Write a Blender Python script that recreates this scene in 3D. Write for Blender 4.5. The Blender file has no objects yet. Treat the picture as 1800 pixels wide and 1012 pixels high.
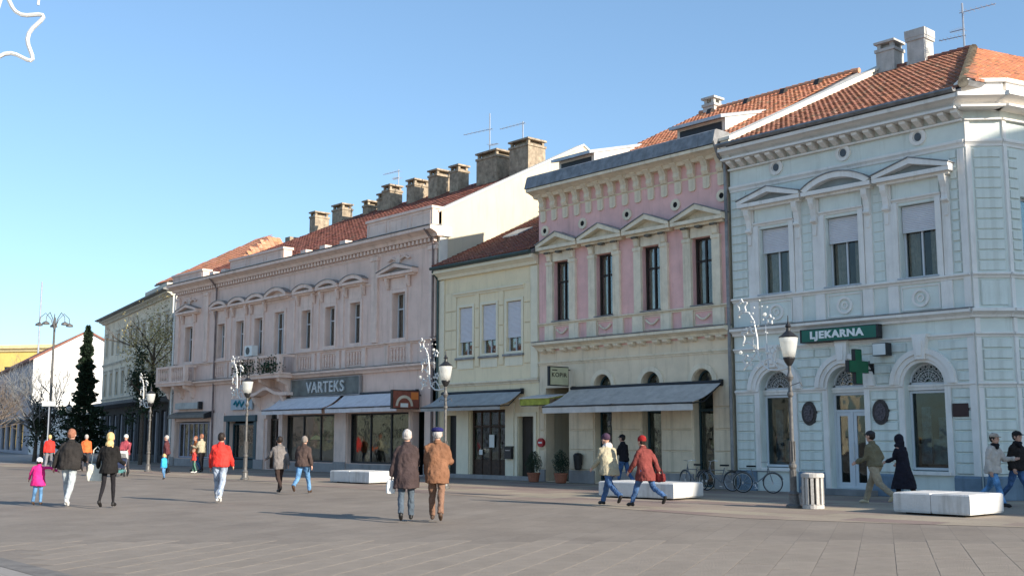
import bpy, bmesh, math, random
from mathutils import Vector, Matrix, noise
random.seed(7)
R = math.radians
SC = bpy.context.scene
COL = SC.collection
TMP = bpy.data.scenes.new('workbench')          # small side scene in which shapes are fused, removed at the end
def evaluated(o):
    TMP.collection.objects.link(o)
    with bpy.context.temp_override(scene=TMP, view_layer=TMP.view_layers[0]): dg = bpy.context.evaluated_depsgraph_get()
    return bpy.data.meshes.new_from_object(o.evaluated_get(dg))

# ------------------------------------------------------------------ camera, sky, sun, exposure
CAM_Y = -29.18
cam_d = bpy.data.cameras.new('camera')
cam_d.sensor_width = 36.0
cam_d.lens = 39.0
cam_d.clip_end = 3000
cam = bpy.data.objects.new('camera', cam_d)
COL.objects.link(cam)
cam.location = (0, CAM_Y, 1.65)
cam.rotation_euler = (R(90 + 7.652), 0, R(138.35 - 90))
SC.camera = cam

SUN_AZ, SUN_EL = 9.0, 21.5            # degrees from +X towards +Y, and above the horizon
world = bpy.data.worlds.new('World')
SC.world = world
world.use_nodes = True
wn = world.node_tree
wn.nodes.clear()
sky = wn.nodes.new('ShaderNodeTexSky')
sky.sky_type = 'NISHITA'
sky.sun_disc = False
sky.sun_elevation = R(SUN_EL)
sky.sun_rotation = R(90 - SUN_AZ)
sky.altitude = 500
sky.air_density = 1.0
sky.dust_density = 0.8
sky.ozone_density = 3.2
bg = wn.nodes.new('ShaderNodeBackground')
bg.inputs['Strength'].default_value = 0.13
wo = wn.nodes.new('ShaderNodeOutputWorld')
soft = wn.nodes.new('ShaderNodeGamma')          # softens the contrast of the whole dome evenly
soft.inputs['Gamma'].default_value = 0.77
wn.links.new(sky.outputs[0], soft.inputs[0])
hue = wn.nodes.new('ShaderNodeMixRGB'); hue.blend_type = 'MULTIPLY'; hue.inputs[0].default_value = 1.0; hue.inputs[2].default_value = (0.84, 0.97, 1.04, 1)
wn.links.new(soft.outputs[0], hue.inputs[1])
wn.links.new(hue.outputs[0], bg.inputs[0])
wn.links.new(bg.outputs[0], wo.inputs[0])
sun_d = bpy.data.lights.new('sun', 'SUN')
sun_d.energy = 3.7
sun_d.angle = R(0.53)
sun_d.color = (1.0, 0.90, 0.76)
sun = bpy.data.objects.new('sun', sun_d)
COL.objects.link(sun)
_sd = Vector((math.cos(R(SUN_AZ)) * math.cos(R(SUN_EL)), math.sin(R(SUN_AZ)) * math.cos(R(SUN_EL)), math.sin(R(SUN_EL))))
sun.rotation_euler = _sd.to_track_quat('Z', 'Y').to_euler()
sun.location = (40, 0, 60)
SC.view_settings.view_transform = 'Standard'
SC.view_settings.look = 'None'
SC.view_settings.exposure = 1.2
SC.view_settings.gamma = 1.0
SC.view_settings.use_curve_mapping = False

# ------------------------------------------------------------------ materials
MATS = {}
def mat(name, col, rough=0.8, var=0.12, scale=2.0, bump=0.0, bscale=40.0, metal=0.0, stain=0.0, tint=False, spec=0.3, col2=None):
    """plain surface with two octaves of colour noise, optional relief, rain stains and per-piece tint"""
    if name in MATS: return MATS[name]
    m = bpy.data.materials.new(name); m.use_nodes = True
    nt = m.node_tree; N = nt.nodes; L = nt.links
    b = N['Principled BSDF']
    b.inputs['Roughness'].default_value = rough
    b.inputs['Metallic'].default_value = metal
    b.inputs['Specular IOR Level'].default_value = spec
    tc = N.new('ShaderNodeTexCoord')
    n1 = N.new('ShaderNodeTexNoise'); n1.inputs['Scale'].default_value = scale; n1.inputs['Detail'].default_value = 6; n1.inputs['Roughness'].default_value = 0.62
    L.new(tc.outputs['Object'], n1.inputs['Vector'])
    cr = N.new('ShaderNodeValToRGB')
    d = [c * (1 - var * 1.6) for c in col]
    l = col2 if col2 else [min(1, c * (1 + var)) for c in col]
    cr.color_ramp.elements[0].position = 0.3; cr.color_ramp.elements[0].color = (*d, 1)
    cr.color_ramp.elements[1].position = 0.7; cr.color_ramp.elements[1].color = (*l, 1)
    L.new(n1.outputs['Fac'], cr.inputs['Fac'])
    out = cr.outputs['Color']
    if stain:
        stain = min(1, stain*1.4)
        mp = N.new('ShaderNodeMapping'); mp.inputs['Scale'].default_value = (2.2, 2.2, 0.22)
        L.new(tc.outputs['Object'], mp.inputs['Vector'])
        n2 = N.new('ShaderNodeTexNoise'); n2.inputs['Scale'].default_value = 1.6; n2.inputs['Detail'].default_value = 8; n2.inputs['Roughness'].default_value = 0.7
        L.new(mp.outputs[0], n2.inputs['Vector'])
        r2 = N.new('ShaderNodeValToRGB'); r2.color_ramp.elements[0].position = 0.52; r2.color_ramp.elements[1].position = 0.78
        r2.color_ramp.elements[0].color = (0, 0, 0, 1); r2.color_ramp.elements[1].color = (stain, stain, stain, 1)
        L.new(n2.outputs['Fac'], r2.inputs['Fac'])
        mx = N.new('ShaderNodeMixRGB'); mx.blend_type = 'MIX'
        mx.inputs['Color2'].default_value = (col[0] * 0.5, col[1] * 0.48, col[2] * 0.43, 1)
        L.new(r2.outputs['Color'], mx.inputs['Fac']); L.new(out, mx.inputs['Color1'])
        out = mx.outputs['Color']
    if tint:
        at = N.new('ShaderNodeAttribute'); at.attribute_name = 'tint'
        mx = N.new('ShaderNodeMixRGB'); mx.blend_type = 'MULTIPLY'; mx.inputs['Fac'].default_value = 1
        L.new(out, mx.inputs['Color1']); L.new(at.outputs['Color'], mx.inputs['Color2'])
        out = mx.outputs['Color']
    L.new(out, b.inputs['Base Color'])
    if bump:
        n3 = N.new('ShaderNodeTexNoise'); n3.inputs['Scale'].default_value = bscale; n3.inputs['Detail'].default_value = 5
        L.new(tc.outputs['Object'], n3.inputs['Vector'])
        bp = N.new('ShaderNodeBump'); bp.inputs['Strength'].default_value = bump; bp.inputs['Distance'].default_value = 0.02
        L.new(n3.outputs['Fac'], bp.inputs['Height']); L.new(bp.outputs[0], b.inputs['Normal'])
    MATS[name] = m
    return m

def glass_mat(name, tintc=(0.55, 0.62, 0.62), refl=1.0):
    m = bpy.data.materials.new(name); m.use_nodes = True
    nt = m.node_tree; N = nt.nodes; L = nt.links
    N.remove(N['Principled BSDF'])
    tr = N.new('ShaderNodeBsdfTransparent'); tr.inputs[0].default_value = (*tintc, 1)
    gl = N.new('ShaderNodeBsdfGlossy'); gl.inputs['Roughness'].default_value = 0.03
    tc = N.new('ShaderNodeTexCoord'); n = N.new('ShaderNodeTexNoise'); n.inputs['Scale'].default_value = 1.3
    bp = N.new('ShaderNodeBump'); bp.inputs['Strength'].default_value = 0.14; bp.inputs['Distance'].default_value = 0.06
    L.new(tc.outputs['Object'], n.inputs['Vector']); L.new(n.outputs['Fac'], bp.inputs['Height']); L.new(bp.outputs[0], gl.inputs['Normal'])
    fr = N.new('ShaderNodeFresnel'); fr.inputs[0].default_value = 1.55
    mm = N.new('ShaderNodeMath'); mm.operation = 'MULTIPLY_ADD'; mm.inputs[1].default_value = refl; mm.inputs[2].default_value = 0.01
    L.new(fr.outputs[0], mm.inputs[0])
    mx = N.new('ShaderNodeMixShader')
    L.new(mm.outputs[0], mx.inputs[0]); L.new(tr.outputs[0], mx.inputs[1]); L.new(gl.outputs[0], mx.inputs[2])
    L.new(mx.outputs[0], N['Material Output'].inputs['Surface'])
    MATS[name] = m
    return m

M = mat
blue_wall = M('pale blue render', (0.715, 0.755, 0.70), var=.06, scale=1.2, bump=.25, stain=.35)
blue_light = M('pale blue white trim', (0.82, 0.78, 0.73), var=.05, scale=2, bump=.15, stain=.4)
blue_plinth = M('slate blue plinth paint', (0.17, 0.235, 0.30), var=.15, bump=.3, stain=.5)
white_frame = M('white painted frame', (0.62, 0.64, 0.66), rough=.5, var=.03)
shut_grey = M('pale grey roller shutter', (0.70, 0.69, 0.72), rough=.6, var=.04, scale=5)
pink_wall = M('dusty pink render', (0.83, 0.50, 0.46), var=.09, scale=1.4, bump=.3, stain=.45)
cream_trim = M('grey cream trim', (0.80, 0.695, 0.53), var=.10, scale=2.2, bump=.3, stain=.6)
cream_ground = M('weathered beige ground floor render', (0.79, 0.655, 0.48), var=.09, scale=1.1, bump=.3, stain=.55)
cream_wall = M('light cream render', (0.86, 0.73, 0.50), var=.05, scale=1.0, bump=.2, stain=.35)
cream_frame = M('pale cream surround', (0.83, 0.75, 0.57), var=.04, scale=2, bump=.1, stain=.25)
mauve_wall = M('dusty mauve render', (0.79, 0.59, 0.50), var=.07, scale=1.0, bump=.25, stain=.5)
mauve_trim = M('greyish mauve trim', (0.81, 0.625, 0.53), var=.08, scale=2.0, bump=.25, stain=.55)
mauve_dark = M('grey stone shopfront', (0.33, 0.31, 0.30), var=.12, scale=2.0, bump=.2, stain=.5)
gable_cream = M('sun bleached cream gable render', (0.58, 0.515, 0.385), var=.05, scale=.7, bump=.4, stain=.3)
white_render = M('white render', (0.74, 0.73, 0.70), var=.04, scale=.8, bump=.2, stain=.3)
old_wall = M('grey ochre old render', (0.82, 0.70, 0.53), var=.12, scale=.9, bump=.3, stain=.8)
old_trim = M('grey old trim', (0.62, 0.57, 0.47), var=.1, scale=2, bump=.2, stain=.7)
grey_facade = M('lilac grey render', (0.42, 0.40, 0.43), var=.08, scale=.8, stain=.5)
yellow_wall = M('yellow ochre render', (0.78, 0.56, 0.17), var=.06, scale=.6, stain=.2)
tile_red = M('weathered clay roof tile', (0.40, 0.205, 0.135), var=.22, scale=5, bump=.4, tint=True)
tile_orange = M('bright clay roof tile', (0.56, 0.27, 0.16), var=.15, scale=5, bump=.3, tint=True)
tile_brown = M('dark red brown roof tile', (0.25, 0.105, 0.075), var=.22, scale=5, bump=.4, tint=True)
zinc = M('dull zinc sheet', (0.25, 0.25, 0.255), rough=.5, var=.25, scale=3, metal=.3, stain=.5)
zinc_light = M('light zinc sheet', (0.42, 0.46, 0.50), rough=.45, var=.15, scale=3, metal=.3)
green_zinc = M('dark green gutter metal', (0.05, 0.085, 0.08), rough=.5, var=.15)
chim_brick = M('sooty chimney render', (0.36, 0.29, 0.21), var=.30, scale=4, bump=.8, bscale=18, stain=.9)
chim_grey = M('pale chimney render', (0.50, 0.48, 0.45), var=.15, scale=3, bump=.4, stain=.5)
dark = M('dark interior', (0.025, 0.024, 0.024), rough=.9, var=.2)
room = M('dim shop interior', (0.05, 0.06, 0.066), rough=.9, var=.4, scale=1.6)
dark_frame = M('dark brown window frame', (0.035, 0.028, 0.024), rough=.5, var=.1)
black_frame = M('black shop frame', (0.022, 0.024, 0.028), rough=.4, var=.1)
teal_frame = M('dark teal shop frame', (0.035, 0.075, 0.09), rough=.45, var=.1)
wood_door = M('dark brown door wood', (0.065, 0.038, 0.026), rough=.5, var=.3, scale=6)
iron = M('black painted iron', (0.018, 0.018, 0.02), rough=.45, var=.2, scale=10, spec=.5)
lamp_iron = M('grey painted cast iron', (0.11, 0.105, 0.10), rough=.45, var=.3, scale=12, spec=.5)
opal = M('opal lamp glass', (0.88, 0.88, 0.85), rough=.25, var=.02, spec=.5)
_n = opal.node_tree; _t = _n.nodes.new('ShaderNodeBsdfTranslucent'); _t.inputs[0].default_value = (.9, .9, .86, 1); _x = _n.nodes.new('ShaderNodeMixShader'); _x.inputs[0].default_value = .6
_n.links.new(_n.nodes['Principled BSDF'].outputs[0], _x.inputs[1]); _n.links.new(_t.outputs[0], _x.inputs[2]); _n.links.new(_x.outputs[0], _n.nodes['Material Output'].inputs['Surface'])
awn_grey = M('grey awning canvas', (0.50, 0.455, 0.41), var=.12, scale=2.5, stain=.5)
awn_light = M('pale grey blue awning canvas', (0.72, 0.69, 0.70), var=.08, scale=2.5, stain=.4)
awn_blue = M('slate blue awning canvas', (0.38, 0.38, 0.37), var=.12, scale=2.5, stain=.4)
awn_tan = M('brown grey awning canvas', (0.20, 0.18, 0.155), var=.15, scale=2.5, stain=.4)
valance = M('pale awning valance', (0.60, 0.58, 0.55), var=.08, scale=3, stain=.35)
bench_white = M('white painted concrete', (0.62, 0.61, 0.59), var=.10, scale=3, bump=.5, stain=.6)
bin_stone = M('pale washed concrete', (0.45, 0.43, 0.40), var=.14, scale=14, bump=.4)
sign_green = M('green sign panel', (0.01, 0.13, 0.09), rough=.35, var=.06)
cross_green = M('green cross panel', (0.012, 0.115, 0.055), rough=.35, var=.10)
sign_white = M('white sign face', (0.70, 0.72, 0.70), rough=.4, var=.03)
sign_grey = M('grey shop sign board', (0.15, 0.16, 0.15), rough=.6, var=.35, scale=1.4)
sign_cream = M('yellow cream sign face', (0.47, 0.46, 0.30), rough=.5, var=.1)
sign_brown = M('red brown sign face', (0.25, 0.08, 0.055), rough=.5, var=.2, scale=4)
sign_orange = M('orange sign patch', (0.65, 0.20, 0.05), rough=.5, var=.1)
letter_white = M('white lettering', (0.80, 0.82, 0.80), rough=.5, var=.02)
letter_grey = M('silver lettering', (0.52, 0.54, 0.54), rough=.4, var=.08)
letter_dark = M('dark lettering', (0.04, 0.035, 0.02), rough=.6, var=.02)
bronze = M('dark bronze plaque', (0.07, 0.06, 0.058), rough=.45, var=.35, scale=14, bump=.8, metal=.4)
lime = M('yellow green canopy canvas', (0.35, 0.36, 0.06), var=.25, scale=6)
red_sign = M('red enamel', (0.42, 0.03, 0.035), rough=.35, var=.05)
terracotta = M('terracotta pot', (0.32, 0.12, 0.07), var=.15, scale=8)
leaf_dark = M('dark evergreen leaf', (0.022, 0.042, 0.022), rough=.7, var=.4, scale=3, tint=True)
leaf_olive = M('yellow olive winter leaf', (0.44, 0.37, 0.19), rough=.8, var=.35, scale=2, tint=True)
leaf_balc = M('balcony plant leaf', (0.03, 0.06, 0.03), rough=.8, var=.4, scale=6, tint=True)
bark = M('grey brown bark', (0.11, 0.085, 0.065), var=.3, scale=12, bump=.8)
twig = M('reddish grey twigs', (0.22, 0.18, 0.15), var=.3, scale=5)
twig_grey = M('silver grey twigs', (0.22, 0.23, 0.24), var=.3, scale=5)
curtain_m = M('beige curtain', (0.50, 0.44, 0.36), var=.15, scale=8)
rubber = M('black rubber', (0.015, 0.015, 0.016), rough=.8, var=.1)
chrome = M('bright bicycle metal', (0.55, 0.56, 0.58), rough=.3, var=.05, metal=.8)
skin_m = M('skin', (0.52, 0.30, 0.22), rough=.55, var=.05, scale=9)
deco_white = M('white light tube', (0.66, 0.66, 0.64), rough=.35, var=.06)
glass = glass_mat('window glass', (0.8, 0.82, 0.80), 0.6)
glass_dark = glass_mat('reflective shop glass', (0.6, 0.70, 0.71), 0.8)
antenna_m = M('aluminium antenna', (0.34, 0.37, 0.42), rough=.4, var=.1, metal=.3)
fire_white = M('whitewashed firewall', (0.72, 0.68, 0.60), var=.07, scale=1.2, bump=.4, stain=.35)

# ------------------------------------------------------------------ mesh helpers
ORG = {}
WARP = {}          # root name -> (height above which its masonry sits lower, by how much)
class MB:
    def __init__(s): s.v = []; s.f = []; s.tc = []; s.smooth = False
    def add(s, vs, fs, tint=None):
        o = len(s.v); s.v += [tuple(v) for v in vs]
        for f in fs: s.f.append(tuple(o + i for i in f)); s.tc.append(tint)
        return s
    def box(s, x0, x1, y0, y1, z0, z1, tint=None):
        return s.add([(x0,y0,z0),(x1,y0,z0),(x1,y1,z0),(x0,y1,z0),(x0,y0,z1),(x1,y0,z1),(x1,y1,z1),(x0,y1,z1)],
              [(0,3,2,1),(4,5,6,7),(0,1,5,4),(1,2,6,5),(2,3,7,6),(3,0,4,7)], tint)
    def prism(s, poly, axis, a, b, tint=None):
        """polygon in the two other axes, extruded along axis from a to b"""
        n = len(poly)
        def P(p, t):
            if axis == 'x': return (t, p[0], p[1])
            if axis == 'y': return (p[0], t, p[1])
            return (p[0], p[1], t)
        vs = [P(p, a) for p in poly] + [P(p, b) for p in poly]
        fs = [tuple(range(n)), tuple(range(2*n-1, n-1, -1))]
        for i in range(n): j = (i+1) % n; fs.append((j, i, n+i, n+j))
        return s.add(vs, fs, tint)
    def tube(s, pts, rads, seg=8, caps=True):
        pts = [Vector(p) for p in pts]
        if not isinstance(rads, (list, tuple)): rads = [rads]*len(pts)
        o = len(s.v); prev = None; rings = []
        for i, p in enumerate(pts):
            if i == 0: d = pts[1]-pts[0]
            elif i == len(pts)-1: d = pts[-1]-pts[-2]
            else: d = (pts[i+1]-pts[i]).normalized() + (pts[i]-pts[i-1]).normalized()
            if d.length < 1e-7: d = Vector((0,0,1))
            d.normalize()
            if prev is None:
                up = Vector((1,0,0)) if abs(d.x) < .8 else Vector((0,1,0))
                u = d.cross(up).normalized()
            else:
                u = (prev - d*prev.dot(d))
                u = u.normalized() if u.length > 1e-6 else d.orthogonal().normalized()
            w = d.cross(u); prev = u
            r = rads[i]; rx, ry = (r if isinstance(r, (tuple, list)) else (r, r))
            rings.append([p + u*(rx*math.cos(2*math.pi*k/seg)) + w*(ry*math.sin(2*math.pi*k/seg)) for k in range(seg)])
        vs = [v for r_ in rings for v in r_]; fs = []
        for i in range(len(rings)-1):
            for k in range(seg):
                a = i*seg+k; b = i*seg+(k+1)%seg
                fs.append((a, b, b+seg, a+seg))
        if caps: fs.append(tuple(range(seg-1,-1,-1))); fs.append(tuple((len(rings)-1)*seg+k for k in range(seg)))
        return s.add(vs, fs)
    def lathe(s, prof, c=(0,0,0), seg=16):
        """prof: list of (radius, z)"""
        vs = []; fs = []
        for r, z in prof:
            for k in range(seg):
                a = 2*math.pi*k/seg; vs.append((c[0]+r*math.cos(a), c[1]+r*math.sin(a), c[2]+z))
        for i in range(len(prof)-1):
            for k in range(seg):
                a = i*seg+k; b = i*seg+(k+1)%seg; fs.append((a, b, b+seg, a+seg))
        fs.append(tuple(range(seg-1,-1,-1))); fs.append(tuple((len(prof)-1)*seg+k for k in range(seg)))
        return s.add(vs, fs)
    def ball(s, c, r, seg=12, rings=8):
        rx, ry, rz = r if isinstance(r, (tuple, list)) else (r, r, r)
        vs = [(c[0], c[1], c[2]-rz)]; fs = []
        for i in range(1, rings):
            t = math.pi*i/rings
            for k in range(seg):
                a = 2*math.pi*k/seg
                vs.append((c[0]+rx*math.sin(t)*math.cos(a), c[1]+ry*math.sin(t)*math.sin(a), c[2]-rz*math.cos(t)))
        vs.append((c[0], c[1], c[2]+rz)); top = len(vs)-1
        for k in range(seg):
            fs.append((0, 1+(k+1)%seg, 1+k)); b = 1+(rings-2)*seg
            fs.append((b+k, b+(k+1)%seg, top))
        for i in range(rings-2):
            for k in range(seg):
                a = 1+i*seg+k; b = 1+i*seg+(k+1)%seg; fs.append((a, b, b+seg, a+seg))
        return s.add(vs, fs)
    def mesh(s, name, m=None, org=(0,0,0)):
        me = bpy.data.meshes.new(name)
        me.from_pydata([(v[0]-org[0], v[1]-org[1], v[2]-org[2]) for v in s.v], [], s.f)
        if any(t is not None for t in s.tc) or (m and m.node_tree.nodes.get('Attribute')):
            ca = me.color_attributes.new('tint', 'FLOAT_COLOR', 'CORNER'); arr = []
            for f, t in zip(s.f, s.tc):
                t = t or (1,1,1); arr += [t[0], t[1], t[2], 1.0]*len(f)
            ca.data.foreach_set('color', arr)
        if m: me.materials.append(m)
        if s.smooth: me.polygons.foreach_set('use_smooth', [True]*len(me.polygons))
        me.update()
        return me
    def build(s, name, m, parent=None, fix=False, sm=None):
        org = ORG.get(parent.name, (0,0,0)) if parent else (0,0,0)
        wp = WARP.get(parent.name) if parent else None
        if wp: s.v = [(v[0], v[1], v[2]+wp[1]*min(1, max(0, (v[2]-wp[0])/.12))) for v in s.v]
        me = s.mesh(name, m, org)
        if fix:
            b = bmesh.new(); b.from_mesh(me); bmesh.ops.recalc_face_normals(b, faces=b.faces); b.to_mesh(me); b.free()
        if sm: me.shade_smooth() if sm is True else me.set_sharp_from_angle(angle=R(sm)) if False else None
        o = bpy.data.objects.new(name, me); COL.objects.link(o)
        if parent:
            o.parent = parent; ORG[o.name] = org
            if wp: WARP[o.name] = wp
        return o

def tag(o, label=None, cat=None, group=None, kind=None):
    if label: o['label'] = label
    if cat: o['category'] = cat
    if group: o['group'] = group
    if kind: o['kind'] = kind
    return o
def thing(name, label, cat, loc=(0,0,0), rz=0, group=None, world_coords=False):
    o = bpy.data.objects.new(name, None); COL.objects.link(o)
    o.location = loc; o.rotation_euler = (0, 0, rz); o.empty_display_size = .3
    tag(o, label, cat, group)
    if world_coords: ORG[o.name] = tuple(loc)
    return o
def children(o): return [c for c in list(bpy.data.objects) if c.parent == o]
def dup(o, loc=None, rz=None, label=None, scale=None, parent=None, kids=None):
    if kids is None:
        kids = {}
        for c in bpy.data.objects:
            if c.parent: kids.setdefault(c.parent.name, []).append(c)
    c = o.copy(); COL.objects.link(c)
    if parent: c.parent = parent
    if loc is not None: c.location = loc
    if rz is not None: c.rotation_euler = (0, 0, rz)
    if scale is not None: c.scale = (scale,)*3
    if label: c['label'] = label
    for ch in kids.get(o.name, []): dup(ch, parent=c, kids=kids)
    return c
_cache = {}
def piece(name, key, maker, m, parent, loc):
    """one small repeated piece; alike pieces share mesh data"""
    k = (name, m.name) + tuple(key)
    if k not in _cache: _cache[k] = maker().mesh(name, m)
    o = bpy.data.objects.new(name, _cache[k]); COL.objects.link(o)
    o.parent = parent; org = ORG.get(parent.name, (0,0,0)); ORG[o.name] = org
    wp = WARP.get(parent.name); dz_ = wp[1]*min(1, max(0, (loc[2]-wp[0])/.12)) if wp else 0
    o.location = (loc[0]-org[0], loc[1]-org[1], loc[2]-org[2]+dz_)
    return o

def arc(cx, cz, r, a0, a1, n):
    return [(cx + r*math.cos(R(a0+(a1-a0)*i/n)), cz + r*math.sin(R(a0+(a1-a0)*i/n))) for i in range(n+1)]

def facade(root, name, m, x0, x1, z0, z1, holes=(), th=.38, y=0.0):
    """wall sheet at y with real openings (x0, x1, z0, z1[, arched]) and reveals of depth th"""
    b = MB()
    hs = []
    for h in holes:
        ar = len(h) > 4 and h[4]; r = (h[1]-h[0])/2
        hs.append((h[0], h[1], h[2], h[3], h[3]+r if ar else h[3], ar))
    xs = sorted({x0, x1, *[h[0] for h in hs], *[h[1] for h in hs]}); zs = sorted({z0, z1, *[h[2] for h in hs], *[h[4] for h in hs]})
    for i in range(len(xs)-1):
        for j in range(len(zs)-1):
            cx, cz = (xs[i]+xs[i+1])/2, (zs[j]+zs[j+1])/2
            if any(h[0] < cx < h[1] and h[2] < cz < h[4] for h in hs): continue
            b.add([(xs[i],y,zs[j]),(xs[i+1],y,zs[j]),(xs[i+1],y,zs[j+1]),(xs[i],y,zs[j+1])], [(0,1,2,3)])
    for a, c, p, q, t, ar in hs:
        b.add([(a,y,p),(a,y+th,p),(a,y+th,q),(a,y,q)], [(0,1,2,3)])
        b.add([(c,y,p),(c,y+th,p),(c,y+th,q),(c,y,q)], [(3,2,1,0)])
        b.add([(a,y,p),(c,y,p),(c,y+th,p),(a,y+th,p)], [(0,1,2,3)])
        if not ar: b.add([(a,y,q),(c,y,q),(c,y+th,q),(a,y+th,q)], [(3,2,1,0)])
        else:
            n = 12; pts = arc((a+c)/2, q, (c-a)/2, 180, 0, n)
            for k in range(n):
                (xa,za),(xb,zb) = pts[k], pts[k+1]
                b.add([(xa,y,za),(xb,y,zb),(xb,y+th,zb),(xa,y+th,za)], [(3,2,1,0)])
                b.add([(xa,y,za),(xb,y,zb),(xb,y,t),(xa,y,t)], [(0,1,2,3)])
    return b.build(name, m, root)

def shell(root, m, x0, x1, ydepth, z1, th=.38, side_m=None, floors=()):
    """side walls, rear wall and floors that close the building behind its facade"""
    b = MB()
    b.box(x0, x0+.3, .012, ydepth, 0, z1-.01); b.box(x1-.3, x1, .012, ydepth, 0, z1-.01); b.box(x0+.3, x1-.3, ydepth-.3, ydepth-.004, 0, z1-.01)
    b.build('wall', side_m or m, root)
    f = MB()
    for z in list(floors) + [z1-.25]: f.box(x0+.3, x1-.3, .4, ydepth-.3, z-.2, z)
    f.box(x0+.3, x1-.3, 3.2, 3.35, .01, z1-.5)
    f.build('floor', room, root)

def ledge(root, name, m, x0, x1, z0, z1, out, y=0.0, e=0.0):
    """moulded band with a stepped profile"""
    h = z1-z0
    p = [(y+.03, z0), (y-out*.35, z0), (y-out*.45, z0+h*.3), (y-out*.8, z0+h*.55), (y-out, z0+h*.62), (y-out, z1-h*.06), (y-out*.9, z1), (y+.03, z1)]
    return MB().prism([(a, b_) for a, b_ in p][::-1], 'x', x0-e, x1+e).build(name, m, root)

def bars(b, x0, x1, z0, z1, y0, y1, w):
    b.box(x0, x0+w, y0, y1, z0, z1); b.box(x1-w, x1, y0, y1, z0, z1)
    b.box(x0+w, x1-w, y0, y1, z0, z0+w); b.box(x0+w, x1-w, y0, y1, z1-w, z1)

def window(root, x0, x1, z0, z1, y=.24, fm=None, cross=None, mull=1, w=.06, gm=None, curtain=0, arched=False, name='window'):
    """a window as a part: frame mesh with panes and curtain as sub-parts"""
    fm = fm or white_frame; b = MB()
    bars(b, x0+.003, x1-.003, z0+.003, z1-.003, y, y+.07, w)
    cw = (x1-x0)/(mull+1)
    for k in range(mull): b.box(x0+cw*(k+1)-w*.45, x0+cw*(k+1)+w*.45, y-.012, y+.065, z0+w, z1-w)
    zz = []
    if cross:
        zc = z0+(z1-z0)*cross; zz = [zc]
        for k in range(mull+1):
            b.box(x0+cw*k+w, x0+cw*(k+1)-w*.5, y-.004, y+.06, zc-w*.5, zc+w*.5)
    o = b.build(name, fm, root)
    levels = [z0+w*.8] + zz + [z1-w*.8]
    for k in range(mull+1):
        for j in range(len(levels)-1):
            MB().box(x0+cw*k+w*.4, x0+cw*(k+1)-w*.4, y+.028, y+.036, levels[j]+.012, levels[j+1]-.012).build('pane', gm or glass, o)
    if curtain:
        for sgn in (0, 1):
            c = MB(); n = 7; wd = (x1-x0)*curtain
            xa = x0+.05 if sgn == 0 else x1-.05-wd
            for k in range(n):
                u0, u1 = xa+wd*k/n, xa+wd*(k+1)/n; ya = y+.16+(.03 if k % 2 else 0); yb = y+.16+(0 if k % 2 else .03)
                c.add([(u0,ya,z0+.05),(u1,yb,z0+.05),(u1,yb,z1-.05),(u0,ya,z1-.05)], [(0,1,2,3)])
            c.build('curtain', curtain_m, o)
    return o

def shutter(parent, x0, x1, z0, z1, y=.2, m=None):
    """roller shutter: curtain of slats with a bottom rail"""
    b = MB(); n = max(3, int((z1-z0)/.05)); h = (z1-z0)/n
    for k in range(n): b.prism([(y+.02, z0+h*k), (y, z0+h*k+.006), (y-.006, z0+h*(k+.5)), (y, z0+h*(k+1)-.006), (y+.02, z0+h*(k+1))], 'x', x0+.01, x1-.01)
    b.build('roller_shutter', m or shut_grey, parent)
    MB().box(x0+.015, x1-.015, y-.014, y+.03, z0-.05, z0-.003).build('shutter_rail', white_frame, parent)

def block_mesh(w, h, d):
    c = min(.022, d*.8)
    b = MB()
    vs = [(0,0,0),(w,0,0),(w,0,h),(0,0,h),(c,-d,c),(w-c,-d,c),(w-c,-d,h-c),(c,-d,h-c)]
    return b.add(vs, [(4,5,6,7),(0,1,5,4),(1,2,6,5),(2,3,7,6),(3,0,4,7)])
def block(root, m, x0, x1, z0, z1, d=.05, y=0.0, g=.026):
    w, h = round(x1-x0-g, 2), round(z1-z0-g*1.6, 2)
    if w < .05: return
    piece('block', (w, h, d), lambda: block_mesh(w, h, d), m, root, (x0+g/2, y-.004, z0+g))

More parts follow.
